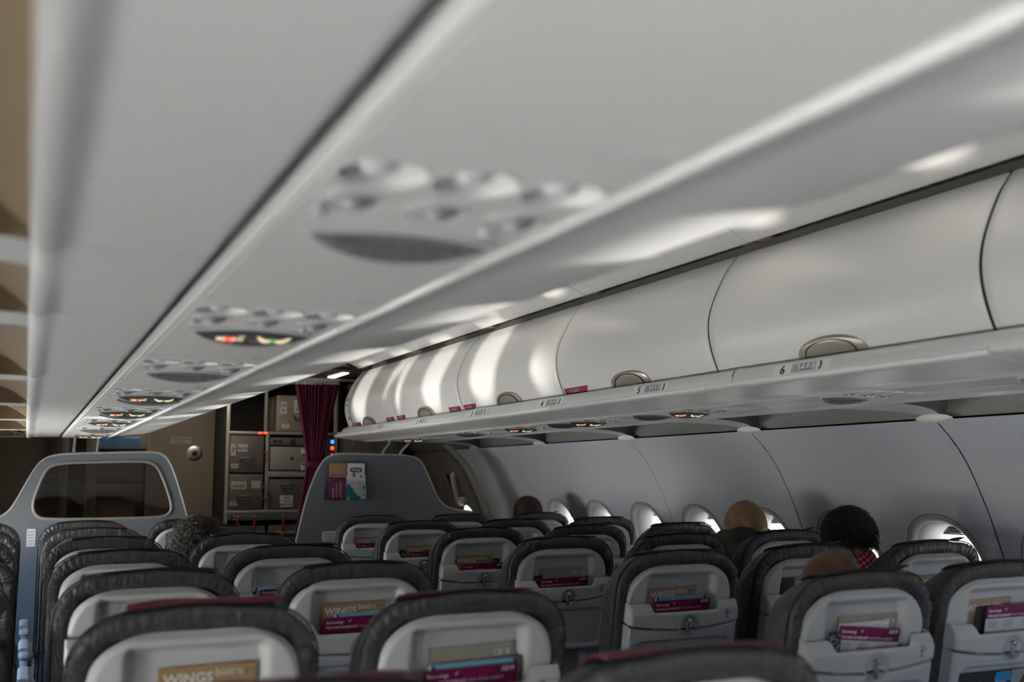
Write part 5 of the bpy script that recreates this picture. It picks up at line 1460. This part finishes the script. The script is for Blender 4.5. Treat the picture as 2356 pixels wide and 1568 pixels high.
mx_.inputs['To Min'].default_value = 64.0; mx_.inputs['To Max'].default_value = 1.9                    # the sun stands on the left
wl.new(sp_.outputs['X'], mx_.inputs[0]); wl.new(mx_.outputs[0], bg.inputs[1])
def lamp(name, kind, loc, rot, energy, col, size=None, **kw):
    l = bpy.data.lights.new(name, kind); l.energy = energy; l.color = col
    if size: l.shape = 'RECTANGLE'; l.size, l.size_y = size
    for k, v in kw.items(): setattr(l, k, v)
    o = bpy.data.objects.new(name, l); o.location = loc; o.rotation_euler = rot; return link(o)
lamp('entrance_fill', 'AREA', (-.15, 7.95, 2.13), (0, 0, 0), 5.0, (1, .86, .68), (.7, .5))  # added fill that brightens the galley, apart from the ceiling lamp strip
def spot(name, loc, aim, energy, half):
    dd = (Vector(aim)-Vector(loc)).normalized()
    o = lamp(name, 'SPOT', loc, Vector((0, 0, -1)).rotation_difference(dd).to_euler(), energy, (1, .95, .86))
    o.data.spot_size = math.radians(half*2); o.data.spot_blend = .15; o.data.shadow_soft_size = .16
spot('sun_glint', (-12, 4.8, -2.5), (-2.05, 5.35, .93), 8500, 7.0)       # sunlight thrown up from below the left side
spot('sun_glint', (-12, 5.1, -3.95), (-2.05, 2.25, .9), 26000, 12.5)
for side in (1, -1):
    for k in range(len(LZ)-1):
        for off in (.267, .80):
            z = .98; X = side*(wallx(z)+.137); n = Vector((-side, 0, 0))
            nn = wallnrm(z); n = Vector((side*nn.x, 0, nn.z))
            o = lamp('window_daylight', 'AREA', (X, LZ[k]+off, z), Vector((0, 0, -1)).rotation_difference(n).to_euler(), 1, (1, 1, 1), (.40, .27) )
            o.data.cycles.is_portal = True
cam = bpy.data.cameras.new('camera'); co = bpy.data.objects.new('camera', cam); COL.objects.link(co)
yaw, pitch, roll = .4289, .1262, -.0024
Fv = Vector((math.sin(yaw)*math.cos(pitch), math.cos(yaw)*math.cos(pitch), math.sin(pitch))); Rv = Vector((math.cos(yaw), -math.sin(yaw), 0)); Uv = Rv.cross(Fv)
c_, s_ = math.cos(roll), math.sin(roll); R2 = Rv*c_+Uv*s_; U2 = Uv*c_-Rv*s_
co.matrix_world = Matrix(((R2.x, U2.x, -Fv.x, -1.2861), (R2.y, U2.y, -Fv.y, 0), (R2.z, U2.z, -Fv.z, 1.3733), (0, 0, 0, 1)))
cam.sensor_width = 36; cam.lens = 2431.5*36/2356; cam.clip_start = .02
cam.dof.use_dof = True; cam.dof.focus_distance = 4.4; cam.dof.aperture_fstop = 3.0
scene.camera = co
scene.view_settings.view_transform = 'Standard'; scene.view_settings.look = 'None'; scene.view_settings.gamma = 1; scene.view_settings.exposure = .22
scene.view_settings.use_curve_mapping = False
scene.cycles.use_adaptive_sampling = True; scene.cycles.adaptive_threshold = .12; scene.cycles.adaptive_min_samples = 16
scene.cycles.max_bounces = 8; scene.cycles.diffuse_bounces = 5; scene.cycles.glossy_bounces = 4; scene.cycles.transparent_max_bounces = 12
scene.cycles.sample_clamp_indirect = 6; scene.cycles.use_denoising = True
